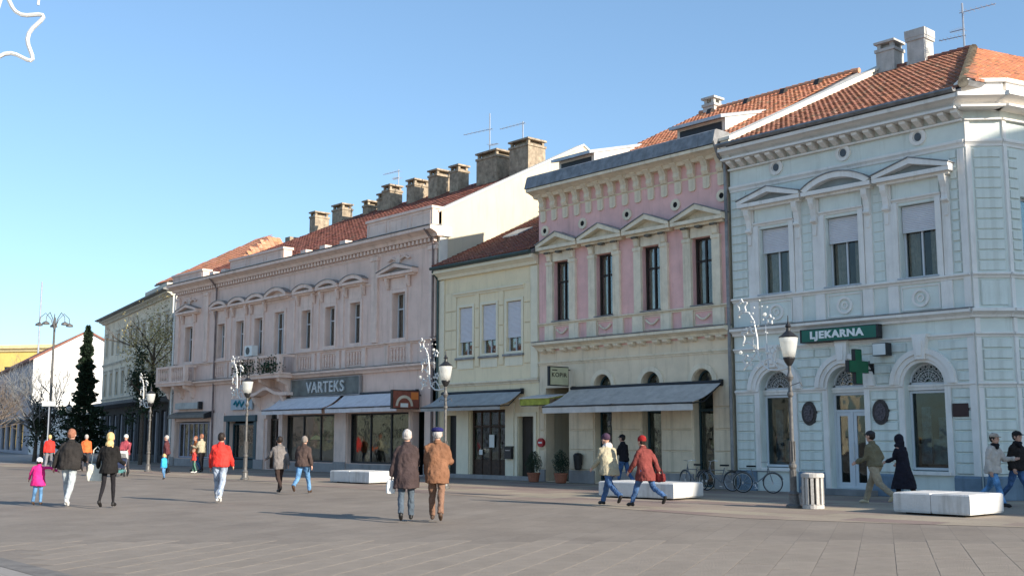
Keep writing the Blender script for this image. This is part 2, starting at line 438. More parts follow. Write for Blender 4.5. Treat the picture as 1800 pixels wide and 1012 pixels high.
def pediment(root, xc, w, z0, z1, m, out=.34, kind='tri', hole=True, dm=None, cap=None):
    """window hood: base moulding, two raking mouldings, recessed tympanum"""
    b = MB(); t = .11
    h2 = w/2
    b.box(xc-h2, xc+h2, -out, .03, z0-.02, z0+.10)
    b.box(xc-h2+.08, xc+h2-.08, -out*.6, .02, z0-.10, z0-.021)
    if kind == 'tri':
        for s in (-1, 1):
            p = [(xc+s*h2, z0+.101), (xc+s*h2, z0+.19), (xc, z1), (xc, z1-.17), (xc+s*(h2-.12), z0+.101)]
            if s < 0: p = p[::-1]
            b.prism(p, 'y', -out-.02*(s+1)/2-.01, .03)
        ty = [(xc-h2+.15, z0+.101), (xc+h2-.15, z0+.101), (xc, z1-.15)]
    else:
        rise = z1-z0-.16; r = (h2*h2+rise*rise)/(2*rise); cz = z1-r; a = math.degrees(math.asin(h2/r))
        o_ = arc(xc, cz, r, 90+a, 90-a, 14); i_ = arc(xc, cz-.02, r-.15, 90+a*.93, 90-a*.93, 14)
        for k in range(14): b.prism([o_[k], o_[k+1], i_[k+1], i_[k]], 'y', -out-.01, .03)
        ty = i_
    ob = b.build('pediment', m, root, fix=True)
    MB().prism(ty, 'y', -out*.28, .02).build('tympanum', dm or m, ob, fix=True)
    if cap:
        c = MB()
        if kind == 'tri':
            for s in (-1, 1):
                p = [(xc+s*(h2+.03), z0+.195), (xc+s*(h2+.03), z0+.225), (xc, z1+.035), (xc, z1+.004)]
                c.prism(p, 'y', -out-.045, .02)
        else:
            o2 = arc(xc, cz+.035, r, 90+a, 90-a, 14); o3 = arc(xc, cz+.006, r, 90+a, 90-a, 14)
            for k in range(14): c.prism([o2[k], o2[k+1], o3[k+1], o3[k]], 'y', -out-.045, .02)
        c.build('pediment_flashing', cap, ob, fix=True)
    return ob

def disc(b, xc, zc, rx, rz, y0, y1, n=20):
    b.prism([(xc+rx*math.cos(2*math.pi*k/n), zc+rz*math.sin(2*math.pi*k/n)) for k in range(n)], 'y', y0, y1); return b
def ring(b, xc, zc, ro, ri, y0, y1, n=20, a0=0, a1=360):
    o_ = arc(xc, zc, ro, a0, a1, n); i_ = arc(xc, zc, ri, a0, a1, n)
    for k in range(n): b.prism([o_[k], o_[k+1], i_[k+1], i_[k]], 'y', y0, y1)
    return b

def tiles(root, P0, U, V, w, h, m, name='roof_tiles', tw=.19, tl=.31, inside=None, vary=.30, jit=.012):
    """clay tiles laid one by one over a slope: P0 eave corner, U along the eave, V up the slope"""
    P0, U, V = Vector(P0), Vector(U).normalized(), Vector(V).normalized(); Nn = U.cross(V).normalized()
    b = MB(); nu, nv = int(w/tw), int(h/tl)
    for j in range(nv+1):
        for i in range(nu):
            u, v = i*tw, j*tl
            if inside and not inside(u+tw/2, v+tl/2): continue
            k = 1 - vary*random.random(); g = random.uniform(.9, 1.06)
            t = (min(1.25, k*1.12), k*g, k*g*random.uniform(.85, 1.05)) if random.random() > .11 else random.choice(((.55, .6, .6), (1.15, 1.2, 1.25), (.6, .8, .8)))
            j0 = random.uniform(-jit, jit); l = tl*1.15
            pts = []
            for vv, lift in ((v+j0, .050), (v+l, .014)):
                for uu, bump_ in ((0.006, 0), (tw*.28, .030), (tw*.62, .030), (tw-.006, 0)):
                    pts.append(P0 + U*(u+uu) + V*vv + Nn*(lift+bump_+j0*.5))
            low = [P0 + U*(u+uu) + V*(v+j0) + Nn*.004 for uu in (.006, tw*.28, tw*.62, tw-.006)]
            b.add(pts+low, [(0,1,5,4),(1,2,6,5),(2,3,7,6),(8,9,1,0),(9,10,2,1),(10,11,3,2)], t)
    o = b.build(name, m, root); o['kind'] = 'stuff'; return o

def text(root, name, s, m, size, loc, rot, ext=.012, xs=1.0, bold=0.0):
    cu = bpy.data.curves.new(name, 'FONT'); cu.body = s; cu.size = size; cu.extrude = ext; cu.align_x = 'CENTER'; cu.align_y = 'CENTER'; cu.offset = bold; cu.space_character = 1.12
    t = bpy.data.objects.new(name, cu); me = evaluated(t); bpy.data.objects.remove(t)
    me.materials.clear(); me.materials.append(m)
    me.transform(Matrix.Diagonal((xs, 1, 1, 1)))
    o = bpy.data.objects.new(name, me); COL.objects.link(o); o.parent = root; org = ORG.get(root.name, (0,0,0))
    o.location = (loc[0]-org[0], loc[1]-org[1], loc[2]-org[2]); o.rotation_euler = rot
    return o
FRONT = (R(90), 0, 0)            # text on a surface facing -y
EAST = (R(90), 0, R(90))         # text on a surface facing +x
# ------------------------------------------------------------------ ground
PAV = R(120)                      # the slabs run at this direction
pu = Vector((math.cos(PAV), math.sin(PAV), 0)); pv = Vector((math.cos(PAV-R(90)), math.sin(PAV-R(90)), 0))
PL, PW = 1.0, 0.5
def ground_mat():
    m = mat('worn grey asphalt ground', (0.20, 0.185, 0.17), rough=.9, var=.12, scale=.35, bump=.3, bscale=30)
    return m
def slab_mat(name, col, col2, mortar, length, width, rot, spread, dist=True):
    m = bpy.data.materials.new(name); m.use_nodes = True; nt = m.node_tree; N = nt.nodes; L = nt.links; b = N['Principled BSDF']
    b.inputs['Roughness'].default_value = .88; b.inputs['Specular IOR Level'].default_value = .2
    tc = N.new('ShaderNodeTexCoord'); mp = N.new('ShaderNodeMapping'); mp.inputs['Rotation'].default_value = (0, 0, -rot)
    L.new(tc.outputs['Object'], mp.inputs['Vector'])
    br = N.new('ShaderNodeTexBrick'); br.offset = .5; br.squash = 1
    br.inputs['Scale'].default_value = 1; br.inputs['Brick Width'].default_value = length; br.inputs['Row Height'].default_value = width
    br.inputs['Mortar Size'].default_value = .007; br.inputs['Mortar Smooth'].default_value = .3
    br.inputs['Color1'].default_value = (*col, 1); br.inputs['Color2'].default_value = (*col2, 1); br.inputs['Mortar'].default_value = (*mortar, 1)
    L.new(mp.outputs[0], br.inputs['Vector'])
    n = N.new('ShaderNodeTexNoise'); n.inputs['Scale'].default_value = .45; n.inputs['Detail'].default_value = 9; n.inputs['Roughness'].default_value = .7
    L.new(tc.outputs['Object'], n.inputs['Vector'])
    cr = N.new('ShaderNodeValToRGB'); cr.color_ramp.elements[0].position = .3; cr.color_ramp.elements[0].color = (1-spread, 1-spread, 1-spread*.95, 1)
    cr.color_ramp.elements[1].position = .72; cr.color_ramp.elements[1].color = (1.0, 1.0, 1.0, 1)
    L.new(n.outputs['Fac'], cr.inputs['Fac'])
    n2 = N.new('ShaderNodeTexNoise'); n2.inputs['Scale'].default_value = 9; n2.inputs['Detail'].default_value = 8; n2.inputs['Roughness'].default_value = .8
    L.new(tc.outputs['Object'], n2.inputs['Vector'])
    c2 = N.new('ShaderNodeValToRGB'); c2.color_ramp.elements[0].position = .3; c2.color_ramp.elements[0].color = (.82, .82, .82, 1); c2.color_ramp.elements[1].position = .7
    L.new(n2.outputs['Fac'], c2.inputs['Fac'])
    mx = N.new('ShaderNodeMixRGB'); mx.blend_type = 'MULTIPLY'; mx.inputs[0].default_value = 1
    mx2 = N.new('ShaderNodeMixRGB'); mx2.blend_type = 'MULTIPLY'; mx2.inputs[0].default_value = 1
    L.new(br.outputs['Color'], mx.inputs[1]); L.new(cr.outputs['Color'], mx.inputs[2])
    L.new(mx.outputs[0], mx2.inputs[1]); L.new(c2.outputs['Color'], mx2.inputs[2]); L.new(mx2.outputs[0], b.inputs['Base Color'])
    n3 = N.new('ShaderNodeTexNoise'); n3.inputs['Scale'].default_value = 35; n3.inputs['Detail'].default_value = 5
    L.new(tc.outputs['Object'], n3.inputs['Vector'])
    bp = N.new('ShaderNodeBump'); bp.inputs['Strength'].default_value = .5; bp.inputs['Distance'].default_value = .01
    L.new(n3.outputs['Fac'], bp.inputs['Height']); L.new(bp.outputs[0], b.inputs['Normal'])
    MATS[name] = m; return m
def sheet(name, poly, z, m):
    n = len(poly)
    o = MB().add([(x, y, z) for x, y in poly], [tuple(range(n))]).build(name, m); o['kind'] = 'structure'; return o
S_LO, S_HI = (0.29, 0.246, 0.202), (0.325, 0.278, 0.23)
plaza_m = slab_mat('grey plaza slabs', S_LO, S_HI, (0.245, 0.212, 0.178), PL, PW, PAV, .32)
strip_m = slab_mat('cream and rose pavement slabs', (0.44, 0.375, 0.28), (0.30, 0.225, 0.195), (0.20, 0.18, 0.155), 1.9, .9, R(4), .25)
sheet('ground', [(-900, -500), (500, -500), (500, 900), (-900, 900)], -.020, ground_mat())
EDGE = [(-75, -8.1), (-44, -8.4), (-24.5, -8.7), (-18, -9.7), (-14.3, -10.1), (-11.6, -9.1), (-9.0, -7.9), (2, -2.5)]
sheet('plaza', [(-75, -70), (45, -70), (45, -2.5)] + EDGE[::-1], -.012, plaza_m)
sheet('pavement', EDGE + [(2, 4), (-75, 4)], -.006, strip_m)
sheet('far_road', [(-190, -60), (-75, -60), (-75, 4), (-190, 24)], -.014, mat('pale road surface', (0.30, 0.275, 0.25), rough=.9, var=.08, scale=.2, bump=.2))
# light border and dark drainage channel in the near left corner
sheet('light_paving_border', [(-45, -60), (20, -60), (20, -24.35), (-45, -24.35)], -.008, slab_mat('light border slabs', (0.33, 0.305, 0.28), (0.36, 0.33, 0.30), (0.25, 0.23, 0.2), 1.2, .6, 0, .12))
sheet('drain_channel', [(-45, -24.35), (20, -24.35), (20, -24.0), (-45, -24.0)], -.004, mat('dark channel stone', (0.19, 0.175, 0.16), rough=.9, var=.2, scale=3, bump=.4))

# the near slabs one by one, as children of the plaza
plaza = bpy.data.objects['plaza']
paver_m = mat('near plaza slab', S_LO, rough=.88, var=.13, scale=.8, bump=.5, bscale=35, spec=.2, col2=tuple(c*1.05 for c in S_HI))
_nt = paver_m.node_tree; _oi = _nt.nodes.new('ShaderNodeObjectInfo'); _mr = _nt.nodes.new('ShaderNodeMapRange')
_mr.inputs['To Min'].default_value = .94; _mr.inputs['To Max'].default_value = 1.04
_mx = _nt.nodes.new('ShaderNodeMixRGB'); _mx.blend_type = 'MULTIPLY'; _mx.inputs[0].default_value = 1
_b = _nt.nodes['Principled BSDF']; _src = _b.inputs['Base Color'].links[0].from_socket
_nt.links.new(_oi.outputs['Random'], _mr.inputs['Value']); _nt.links.new(_mr.outputs[0], _mx.inputs[2]); _nt.links.new(_src, _mx.inputs[1]); _nt.links.new(_mx.outputs[0], _b.inputs['Base Color'])
_pm = MB(); _pm.add([(0,-.0,0),(PL-.010,0,0),(PL-.010,PW-.009,0),(0,PW-.009,0),(0,0,.0025),(PL-.010,0,.0025),(PL-.010,PW-.009,.0025),(0,PW-.009,.0025)], [(4,5,6,7),(0,1,5,4),(1,2,6,5),(2,3,7,6),(3,0,4,7)])
_pme = _pm.mesh('paver', paver_m)
hd = Vector((math.cos(R(138.35)), math.sin(R(138.35)))); rt = Vector((hd.y, -hd.x)); cnt = []
# material frame: x' along pu, y' along +90 deg from pu
pn = Vector((math.cos(PAV+R(90)), math.sin(PAV+R(90)), 0))
for j in range(-80, 80):
    for i in range(-60, 60):
        off = PL*.5 if j % 2 else 0.0
        c = pu*(i*PL+off+PL/2) + pn*(j*PW+PW/2)
        rel = Vector((c.x, c.y-CAM_Y)); z = rel.dot(hd); x = rel.dot(rt)
        if 12.6 < z < 18.2 and abs(x) < z*.475+.4 and c.y > -23.7: cnt.append((z, i, j, off))
cnt.sort()
for z, i, j, off in cnt[:300]:
    o = bpy.data.objects.new('paver', _pme); COL.objects.link(o); o.parent = plaza
    p = pu*(i*PL+off+.005) + pn*(j*PW+.0045); o.location = (p.x, p.y, -.0115); o.rotation_euler = (random.uniform(-.0015,.0015), random.uniform(-.0015,.0015), PAV)

def roof_slope(root, poly, m, name='roof_tiles', under=zinc, **kw):
    """poly: planar slope, first edge is the eave (left to right seen from outside)"""
    P = [Vector(p) for p in poly]; U = (P[1]-P[0]).normalized()
    N_ = (P[1]-P[0]).cross(P[2]-P[1]).normalized()
    if N_.z < 0: N_ = -N_
    V = N_.cross(U)
    q = [((p-P[0]).dot(U), (p-P[0]).dot(V)) for p in P]
    def ins(x, y):
        r = False; n = len(q)
        for a in range(n):
            (x1, y1), (x2, y2) = q[a], q[(a+1) % n]
            if (y1 > y) != (y2 > y) and x < (x2-x1)*(y-y1)/(y2-y1)+x1: r = not r
        return r
    u0 = min(a for a, _ in q); w = max(a for a, _ in q)-u0; h = max(b for _, b in q)
    tiles(root, P[0]+U*u0, U, V, w, h, m, name, inside=lambda a, b: ins(a+u0, b), **kw)
    b = MB(); n = len(P)
    b.add([p - N_*.02 for p in P] + [p - N_*.16 for p in P], [tuple(range(n)), tuple(range(2*n-1, n-1, -1))] + [(i, n+i, n+(i+1) % n, (i+1) % n) for i in range(n)])
    return b.build('roof', under, root, fix=True)

def chimney(parent, x0, x1, y0, y1, z0, z1, m=chim_brick, caps=True):
    """stack with a stepped head and a cap slab on short legs"""
    b = MB(); b.box(x0, x1, y0, y1, z0, z1-.42)
    e = .045
    b.box(x0-e*.6, x1+e*.6, y0-e*.6, y1+e*.6, z0+.25, z0+.42) if z1-z0 > 1.6 else None
    b.box(x0-e, x1+e, y0-e, y1+e, z1-.42, z1-.30)
    o = b.build('chimney', m, parent)
    c = MB()
    if caps:
        for px in (x0+.04, x1-.18):
            for py in (y0+.04, y1-.18): c.box(px, px+.14, py, py+.14, z1-.30, z1-.09)
        c.box(x0+.2, x1-.2, y0+.2, y1-.2, z1-.30, z1-.12) if x1-x0 > .5 else None
    c.box(x0-e*1.3, x1+e*1.3, y0-e*1.3, y1+e*1.3, z1-.09 if caps else z1-.3, z1)
    c.build('chimney_cap', m, o)
    return o

# ------------------------------------------------------------------ the corner pharmacy (pale blue)
PX0, PX1 = -21.98, -14.0
ph = thing('pharmacy_building', 'pale blue two storey corner building with green pharmacy sign and white window hoods', 'building', (PX0, 0, 0), world_coords=True)
WARP[ph.name] = (10.42, -.24)
AC = [-20.44, -17.98, -15.52]; WC = [-20.31, -17.90, -15.49]
holes = [(AC[0]-.60, AC[0]+.60, .72, 3.12, True), (AC[1]-.60, AC[1]+.60, .16, 3.12, True), (AC[2]-.60, AC[2]+.60, .72, 3.12, True)]
holes += [(c-.56, c+.56, 6.12, 8.24) for c in WC]
facade(ph, 'front_wall', blue_wall, PX0, PX1, 0, 11.2, holes, th=.42)
b = MB(); b.box(PX0, PX0+.3, .012, 12, 0, 11.1); b.build('wall', fire_white, ph)
f = MB()
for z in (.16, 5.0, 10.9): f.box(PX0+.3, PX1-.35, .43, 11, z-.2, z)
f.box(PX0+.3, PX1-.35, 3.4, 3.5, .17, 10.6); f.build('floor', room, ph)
# plinth pieces between the arches, then rusticated piers
segs = [(PX0+.02, AC[0]-.78), (AC[0]+.78, AC[1]-.78), (AC[1]+.78, AC[2]-.78), (AC[2]+.78, PX1-.02)]
for k, (a, c) in enumerate(segs):
    MB().prism([(.03, 0), (-.10, 0), (-.10, .56), (-.05, .62), (.03, .62)][::-1], 'x', a, c).build('plinth', blue_plinth, ph)
    for r in range(8):
        z = .64+r*.292; w = c-a
        n = 2 if w > 1.2 else 1; o_ = 0 if r % 2 else .5
        if n == 1: block(ph, blue_light if k == 9 else blue_wall, a+.04, c-.04, z, z+.292)
        elif r % 2: block(ph, blue_wall, a+.04, c-.04, z, z+.292)
        else:
            mid = (a+c)/2; block(ph, blue_wall, a+.04, mid, z, z+.292); block(ph, blue_wall, mid, c-.04, z, z+.292)
    ledge(ph, 'string_course', blue_light, a-.16 if k else a, c+.16 if k < 3 else c, 2.98, 3.12, .09)
# blocks around the arches, clipped by the archivolt
for r in range(4):
    z0, z1 = 3.14+r*.29, 3.14+(r+1)*.29; zm = z0
    dz = max(0, z0-3.12); half = math.sqrt(max(0, .99**2 - dz*dz)) if dz < .99 else .22
    half = max(half, .22) if dz > .8 else half
    xs = [PX0+.02]
    for c in AC: xs += [c-half-.02, c+half+.02]
    xs.append(PX1-.02)
    for k in range(0, 8, 2):
        a, c = xs[k], xs[k+1]
        if c-a > 1.15:
            mid = (a+c)/2 + (.22 if r % 2 else -.18); block(ph, blue_wall, a, mid, z0, z1); block(ph, blue_wall, mid, c, z0, z1)
        else: block(ph, blue_wall, a, c, z0, z1)
for i, c in enumerate(AC):
    ar = MB(); ring(ar, c, 3.12, .98, .84, -.16, .02, 24, 0, 180); ring(ar, c, 3.12, .838, .70, -.11, .02, 24, 0, 180); ring(ar, c, 3.12, .698, .605, -.06, .02, 24, 0, 180)
    ar.build('archivolt', blue_light, ph, fix=True)
    k_ = MB(); k_.prism([(c-.13, 3.80), (c+.13, 3.80), (c+.20, 4.42), (c-.20, 4.42)], 'y', -.22, .02); k_.prism([(c-.22, 4.42), (c+.22, 4.42), (c+.24, 4.5), (c-.24, 4.5)], 'y', -.20, .02)
    k_.prism([(c-.07, 3.9), (c+.07, 3.9), (c+.1, 4.3), (c-.1, 4.3)], 'y', -.26, -.215)
    k_.build('keystone', blue_light, ph, fix=True)
    jb = MB()
    for s in (-1, 1):
        xa, xb = sorted((c+s*.605, c+s*.775)); jb.box(xa, xb, -.05, .02, .62 if i != 1 else .1, 3.11)
        xa, xb = sorted((c+s*.56, c+s*.598)); 
    jb.build('door_surround' if i == 1 else 'window_surround', blue_light, ph)
    ledge(ph, 'transom', blue_light, c-.598, c+.598, 2.96, 3.12, .05, y=.22)
    # fanlight: glazed half disc with radiating ironwork
    fl = MB(); ring(fl, c, 3.13, .592, .53, .26, .34, 20, 0, 180); fl.box(c-.59, c+.59, .26, .34, 3.125, 3.18)
    fo = fl.build('fanlight', white_frame, ph, fix=True)
    MB().prism(arc(c, 3.17, .53, 0, 180, 16), 'y', .305, .313).build('pane', glass_dark, fo, fix=True)
    g = MB()
    for a in range(0, 181, 22): 
        g.tube([(c+.10*math.cos(R(a)), .245, 3.18+.10*math.sin(R(a))), (c+.50*math.cos(R(a)), .245, 3.18+.50*math.sin(R(a)))], .011, 5)
    ring(g, c, 3.17, .13, .10, .235, .255, 14, 0, 180); ring(g, c, 3.17, .35, .325, .235, .255, 16, 0, 180)
    for a in range(11, 180, 22):
        ring(g, c+.43*math.cos(R(a)), 3.18+.43*math.sin(R(a)), .062, .040, .235, .255, 10)
        ring(g, c+.235*math.cos(R(a)), 3.18+.235*math.sin(R(a)), .042, .026, .235, .255, 8)
    g.build('ironwork', mat('grey wrought iron', (0.42, 0.42, 0.42), rough=.5), fo, fix=True)
    if i != 1:
        w = window(ph, c-.598, c+.598, .74, 2.95, y=.26, mull=0, w=.07, gm=glass_dark)
        MB().box(c-.55, c+.55, .70, .74, .9, 1.6).build('display_board', mat('pale teal display', (0.35, 0.50, 0.52), var=.3, scale=4), w)
        d = MB(); d.box(c-.42, c-.16, .55, .62, .92, 2.5); d.box(c+.05, c+.45, .6, .66, 1.3, 2.2); d.build('poster', mat('blue grey poster', (0.22, 0.34, 0.42), var=.5, scale=5), w)
        MB().box(c-.66, c+.66, -.11, .25, .62, .715).build('window_sill', blue_light, ph)
    else:
        dr = MB(); x0, x1 = c-.598, c+.598
        bars(dr, x0, x1, .165, 2.955, .26, .33, .07); dr.box(x0+.07, x1-.07, .26, .33, 2.38, 2.46); dr.box(c-.04, c+.04, .25, .34, .17, 2.38)
        for a, e in ((x0+.075, c-.045), (c+.045, x1-.075)):
            bars(dr, a, e, .235, 2.375, .268, .322, .10)
        do = dr.build('door', white_frame, ph)
        for a, e in ((x0+.17, c-.14), (c+.14, x1-.17)): MB().box(a, e, .29, .298, .33, 2.28).build('pane', glass_dark, do)
        MB().box(x0+.08, x1-.08, .29, .298, 2.47, 2.88).build('pane', glass_dark, do)
        MB().tube([(c+.07, .22, 1.0), (c+.07, .19, 1.05), (c+.07, .19, 1.45), (c+.07, .22, 1.5)], .014, 6).build('handle', chrome, do)
        MB().box(c-.95, c+.95, -.62, .4, 0, .155).build('step', mat('grey stone step', (0.22, 0.22, 0.22), var=.15, bump=.3), ph)
ledge(ph, 'string_course', blue_light, PX0, PX1, 4.34, 4.46, .10)
ledge(ph, 'middle_cornice', blue_light, PX0, PX1, 4.86, 5.10, .26)
MB().prism([(.02, 5.102), (-.28, 5.102), (-.28, 5.125), (.02, 5.17)][::-1], 'x', PX0, PX1).build('cornice_flashing', zinc, ph)
ledge(ph, 'sill_course', blue_light, PX0, PX1, 5.94, 6.08, .13)
for c in WC:
    # parapet panel under each window with a round wreath
    for s in (-1, 1): MB().box(c+s*.80-.16, c+s*.80+.16, -.07, .02, 5.13, 5.93).build('pedestal', blue_light, ph)
    wr = MB(); ring(wr, c, 5.53, .26, .19, -.055, .01, 20); ring(wr, c, 5.53, .11, .07, -.04, .01, 14); wr.build('wreath', blue_light, ph, fix=True)
    pn_ = MB(); bars(pn_, c-.58, c+.58, 5.19, 5.88, -.03, .01, .035); pn_.build('panel_moulding', blue_light, ph)
    # surround with side pilasters and scrolled consoles
    for s in (-1, 1):
        xa, xb = sorted((c+s*.575, c+s*.74)); MB().box(xa, xb, -.09, .02, 6.085, 8.32).build('pilaster', blue_light, ph)
        xa, xb = sorted((c+s*.76, c+s*1.0)); MB().box(xa, xb, -.05, .02, 6.085, 8.9).build('pilaster', blue_light, ph)
        xm = c+s*.90
        con = MB(); pr = [(-.045, 8.15), (-.10, 8.12), (-.13, 8.2), (-.12, 8.35), (-.16, 8.55), (-.25, 8.72), (-.28, 8.88), (-.045, 8.88)]
        con.prism(pr[::-1], 'x', xm-.09, xm+.09); con.tube([(xm-.1, -.12, 8.2), (xm+.1, -.12, 8.2)], .055, 8); con.build('console', blue_light, ph, fix=True)
        MB().prism([(xm-.05, 7.75), (xm+.05, 7.75), (xm+.07, 8.05), (xm-.07, 8.05)], 'y', -.085, -.045).build('tassel', blue_light, ph, fix=True)
    ledge(ph, 'lintel', blue_light, c-.74, c+.74, 8.33, 8.45, .10)
    MB().box(c-.70, c+.70, -.05, .02, 8.452, 8.88).build('lintel_panel', blue_wall, ph)
    kind = 'arc' if c == WC[1] else 'tri'
    pediment(ph, c, 2.34, 8.98, 9.50 if kind == 'tri' else 9.53, blue_light, .36, kind, dm=mat('dark grey blue tympanum', (0.30, 0.33, 0.33), var=.08), cap=zinc)  # tympanum coloured darker than the hood mouldings
    w = window(ph, c-.555, c+.555, 6.13, 8.23, y=.24, mull=1, w=.055, curtain=.3)
    shutter(w, c-.55, c+.55, 7.50, 8.22, y=.15)
    MB().box(c-.62, c+.62, -.14, .23, 6.082, 6.125).build('window_sill', zinc_light, ph)
    ro = MB(); ring(ro, c+.15, 10.14, .25, .15, -.06, .02, 20); disc(ro, c+.15, 10.14, .155, .155, -.02, .01); ro.build('roundel', blue_light, ph, fix=True)
    ro = MB(); disc(ro, c+.15, 10.14, .10, .12, -.045, -.018, 14); ro.build('roundel_boss', mat('dark grey boss', (0.10, 0.12, 0.14), var=.2), ph, fix=True)
# small rusticated blocks between upper windows and at both ends
cols = [(PX0+.03, WC[0]-1.03), (WC[0]+1.03, WC[1]-1.03), (WC[1]+1.03, WC[2]-1.03), (WC[2]+1.03, PX1-.22)]
for k, (a, c) in enumerate(cols):
    for r in range(9 if k in (1, 2) else 12):
        z = 6.10+r*.29; block(ph, blue_wall, a, c, z, z+.29, d=.02 if k in (1, 2) else .045)
MB().box(PX1-.20, PX1-.01, -.06, .02, 5.13, 9.55).build('pilaster', blue_light, ph)
MB().box(PX1-.20, PX1-.01, -.06, .02, .62, 4.33).build('pilaster', blue_light, ph)
ledge(ph, 'architrave', blue_light, PX0, PX1, 9.60, 9.80, .09)
ledge(ph, 'architrave', blue_light, PX0, PX1, 10.48, 10.62, .12)
n = 21
for k in range(n):
    x = PX0+.22+k*(PX1-PX0-.3)/(n-1)
    piece('modillion', (1,), lambda: MB().prism([(.0, 0), (-.10, .0), (-.24, .06), (-.40, .12), (-.42, .20), (.0, .20)][::-1], 'x', -.09, .09), blue_light, ph, (x, .015, 10.63))
MB().box(PX0, PX1, -.5, .02, 10.84, 10.90).build('soffit', blue_light, ph)
ledge(ph, 'main_cornice', blue_light, PX0-.02, PX1+.12, 10.903, 11.24, .62)
gt = MB(); gt.prism([(-.60, 11.26), (-.70, 11.25), (-.76, 11.31), (-.74, 11.37), (-.70, 11.31), (-.62, 11.31), (-.56, 11.37), (-.54, 11.28)][::-1], 'x', PX0, PX1+.1)
gt.build('gutter', zinc, ph, fix=True)
# chamfered corner bay and the wing behind it
def side_bay(px, py, deg, length, wname, win=()):
    e = bpy.data.objects.new(wname, None); COL.objects.link(e); e.parent = ph
    e.location = (px-PX0, py, 0); e.rotation_euler = (0, 0, R(deg)); ORG[e.name] = (0, 0, 0); WARP[e.name] = WARP[ph.name]
    facade(e, 'wall', blue_wall, 0, length, 0, 11.4, win, th=.35)
    MB().prism([(.03, 0), (-.10, 0), (-.10, .56), (-.05, .62), (.03, .62)][::-1], 'x', 0.02, length).build('plinth', blue_plinth, e)
    for z0, z1, o_ in ((2.98, 3.12, .09), (4.34, 4.46, .10), (4.86, 5.10, .26), (5.94, 6.08, .13), (9.60, 9.80, .09), (10.48, 10.62, .12)): ledge(e, 'string_course', blue_light, 0 if o_ < .2 else -.1, length, z0, z1, o_)
    ledge(e, 'main_cornice', blue_light, -.32, length, 10.903, 11.24, .62)
    MB().box(-.2, length, -.48, .02, 10.84, 10.90).build('soffit', blue_light, e)
    bx = MB()
    for z0, z1 in ((.62, 2.97), (3.13, 4.33), (4.47, 4.85), (5.12, 5.93), (6.09, 9.59), (9.81, 10.47)):
        bx.box(.01, .14, -.06, .02, z0, z1)
    bx.build('pilaster', blue_light, e)
    return e
ch = side_bay(PX1, 0, 45, 1.0, 'corner_bay')
for r in range(8): block(ch, blue_wall, .17, .97, .64+r*.292, .64+(r+1)*.292)
for r in range(4): block(ch, blue_wall, .17, .97, 3.14+r*.29, 3.14+(r+1)*.29)
for r in range(12): block(ch, blue_wall, .20, .94, 6.12+r*.285, 6.12+(r+1)*.285, d=.035, g=.018)
block(ch, blue_wall, .2, .94, 5.16, 5.9)
at_ = MB(); at_.box(-.1, 1.02, -.30, .25, 11.245, 11.56); at_.box(-.16, 1.08, -.38, .3, 11.56, 11.66); at_.build('attic_block', blue_light, ch)
wg_x, wg_y = PX1+math.cos(R(45)), math.sin(R(45))
wg = side_bay(wg_x, wg_y, 75, 13, 'side_wing', [(.62, 1.72, .8, 2.9), (3.4, 4.5, .8, 2.9), (6.2, 7.3, .8, 2.9), (.62, 1.72, 6.12, 8.24), (3.4, 4.5, 6.12, 8.24), (6.2, 7.3, 6.12, 8.24)])
for r in range(8): block(wg, blue_wall, .16, .58, .64+r*.292, .64+(r+1)*.292)
for r in range(4): block(wg, blue_wall, .16, 1.2, 3.14+r*.29, 3.14+(r+1)*.29)
for r in range(12): block(wg, blue_wall, .16, .56, 6.12+r*.285, 6.12+(r+1)*.285, d=.05)
for xa in (.62, 3.4, 6.2):
    for za, zb in ((.8, 2.9), (6.12, 8.24)):
        w = MB(); bars(w, xa, xa+1.1, za, zb, .2, .27, .06); w.box(xa+.52, xa+.58, .2, .27, za, zb); w.build('window_frame', mat('red brown window frame', (0.22, 0.06, 0.05)) if za < 1 else white_frame, wg)
        MB().box(xa+.03, xa+1.07, .225, .232, za+.03, zb-.03).build('pane', glass_dark, wg)
at_ = MB(); at_.box(-.05, 13, -.30, .25, 11.245, 11.56); at_.box(-.1, 13, -.38, .3, 11.56, 11.66); at_.build('attic_block', blue_light, wg)
# tiled hipped roof
ap = (-18.0, 9.5, 16.0); e0 = (-13.75, -.50, 11.33); w1 = (wg_x+13*math.cos(R(75))+.45, wg_y+13*math.sin(R(75))-.1, 11.45)
roof_slope(ph, [(-21.72, -.55, 11.33), (-13.75, -.55, 11.33), ap, (-21.72, 9.5, 16.0)], tile_red, vary=.34)
_p0 = Vector((-13.55, -.42, 11.55)); _d = (Vector((w1[0], w1[1], 11.55))-_p0).normalized()
roof_slope(ph, [_p0, _p0+_d*13.5, Vector(ap)+_d*11, Vector(ap)], tile_orange, vary=.12)  # sun-facing slope gets a brighter tile, its sunlight put into the colour
hp = MB(); A, B_ = Vector(e0)+Vector((.05, 0, .1)), Vector(ap)
for k in range(24):
    p = A.lerp(B_, k/24); q = A.lerp(B_, (k+1.15)/24); hp.tube([p+Vector((0,0,.06)), q+Vector((0,0,.03))], [.15, .11], 8)
hp.build('hip_tiles', mat('lichened ridge tile', (0.36, 0.30, 0.22), var=.4, scale=4, bump=.8), ph)
rg = MB()
for k in range(12):
    xa = -21.6+k*.3; rg.tube([(xa, 9.5, 16.06), (xa+.32, 9.5, 16.04)], [.13, .11], 8)
rg.build('ridge_tiles', tile_brown, ph)
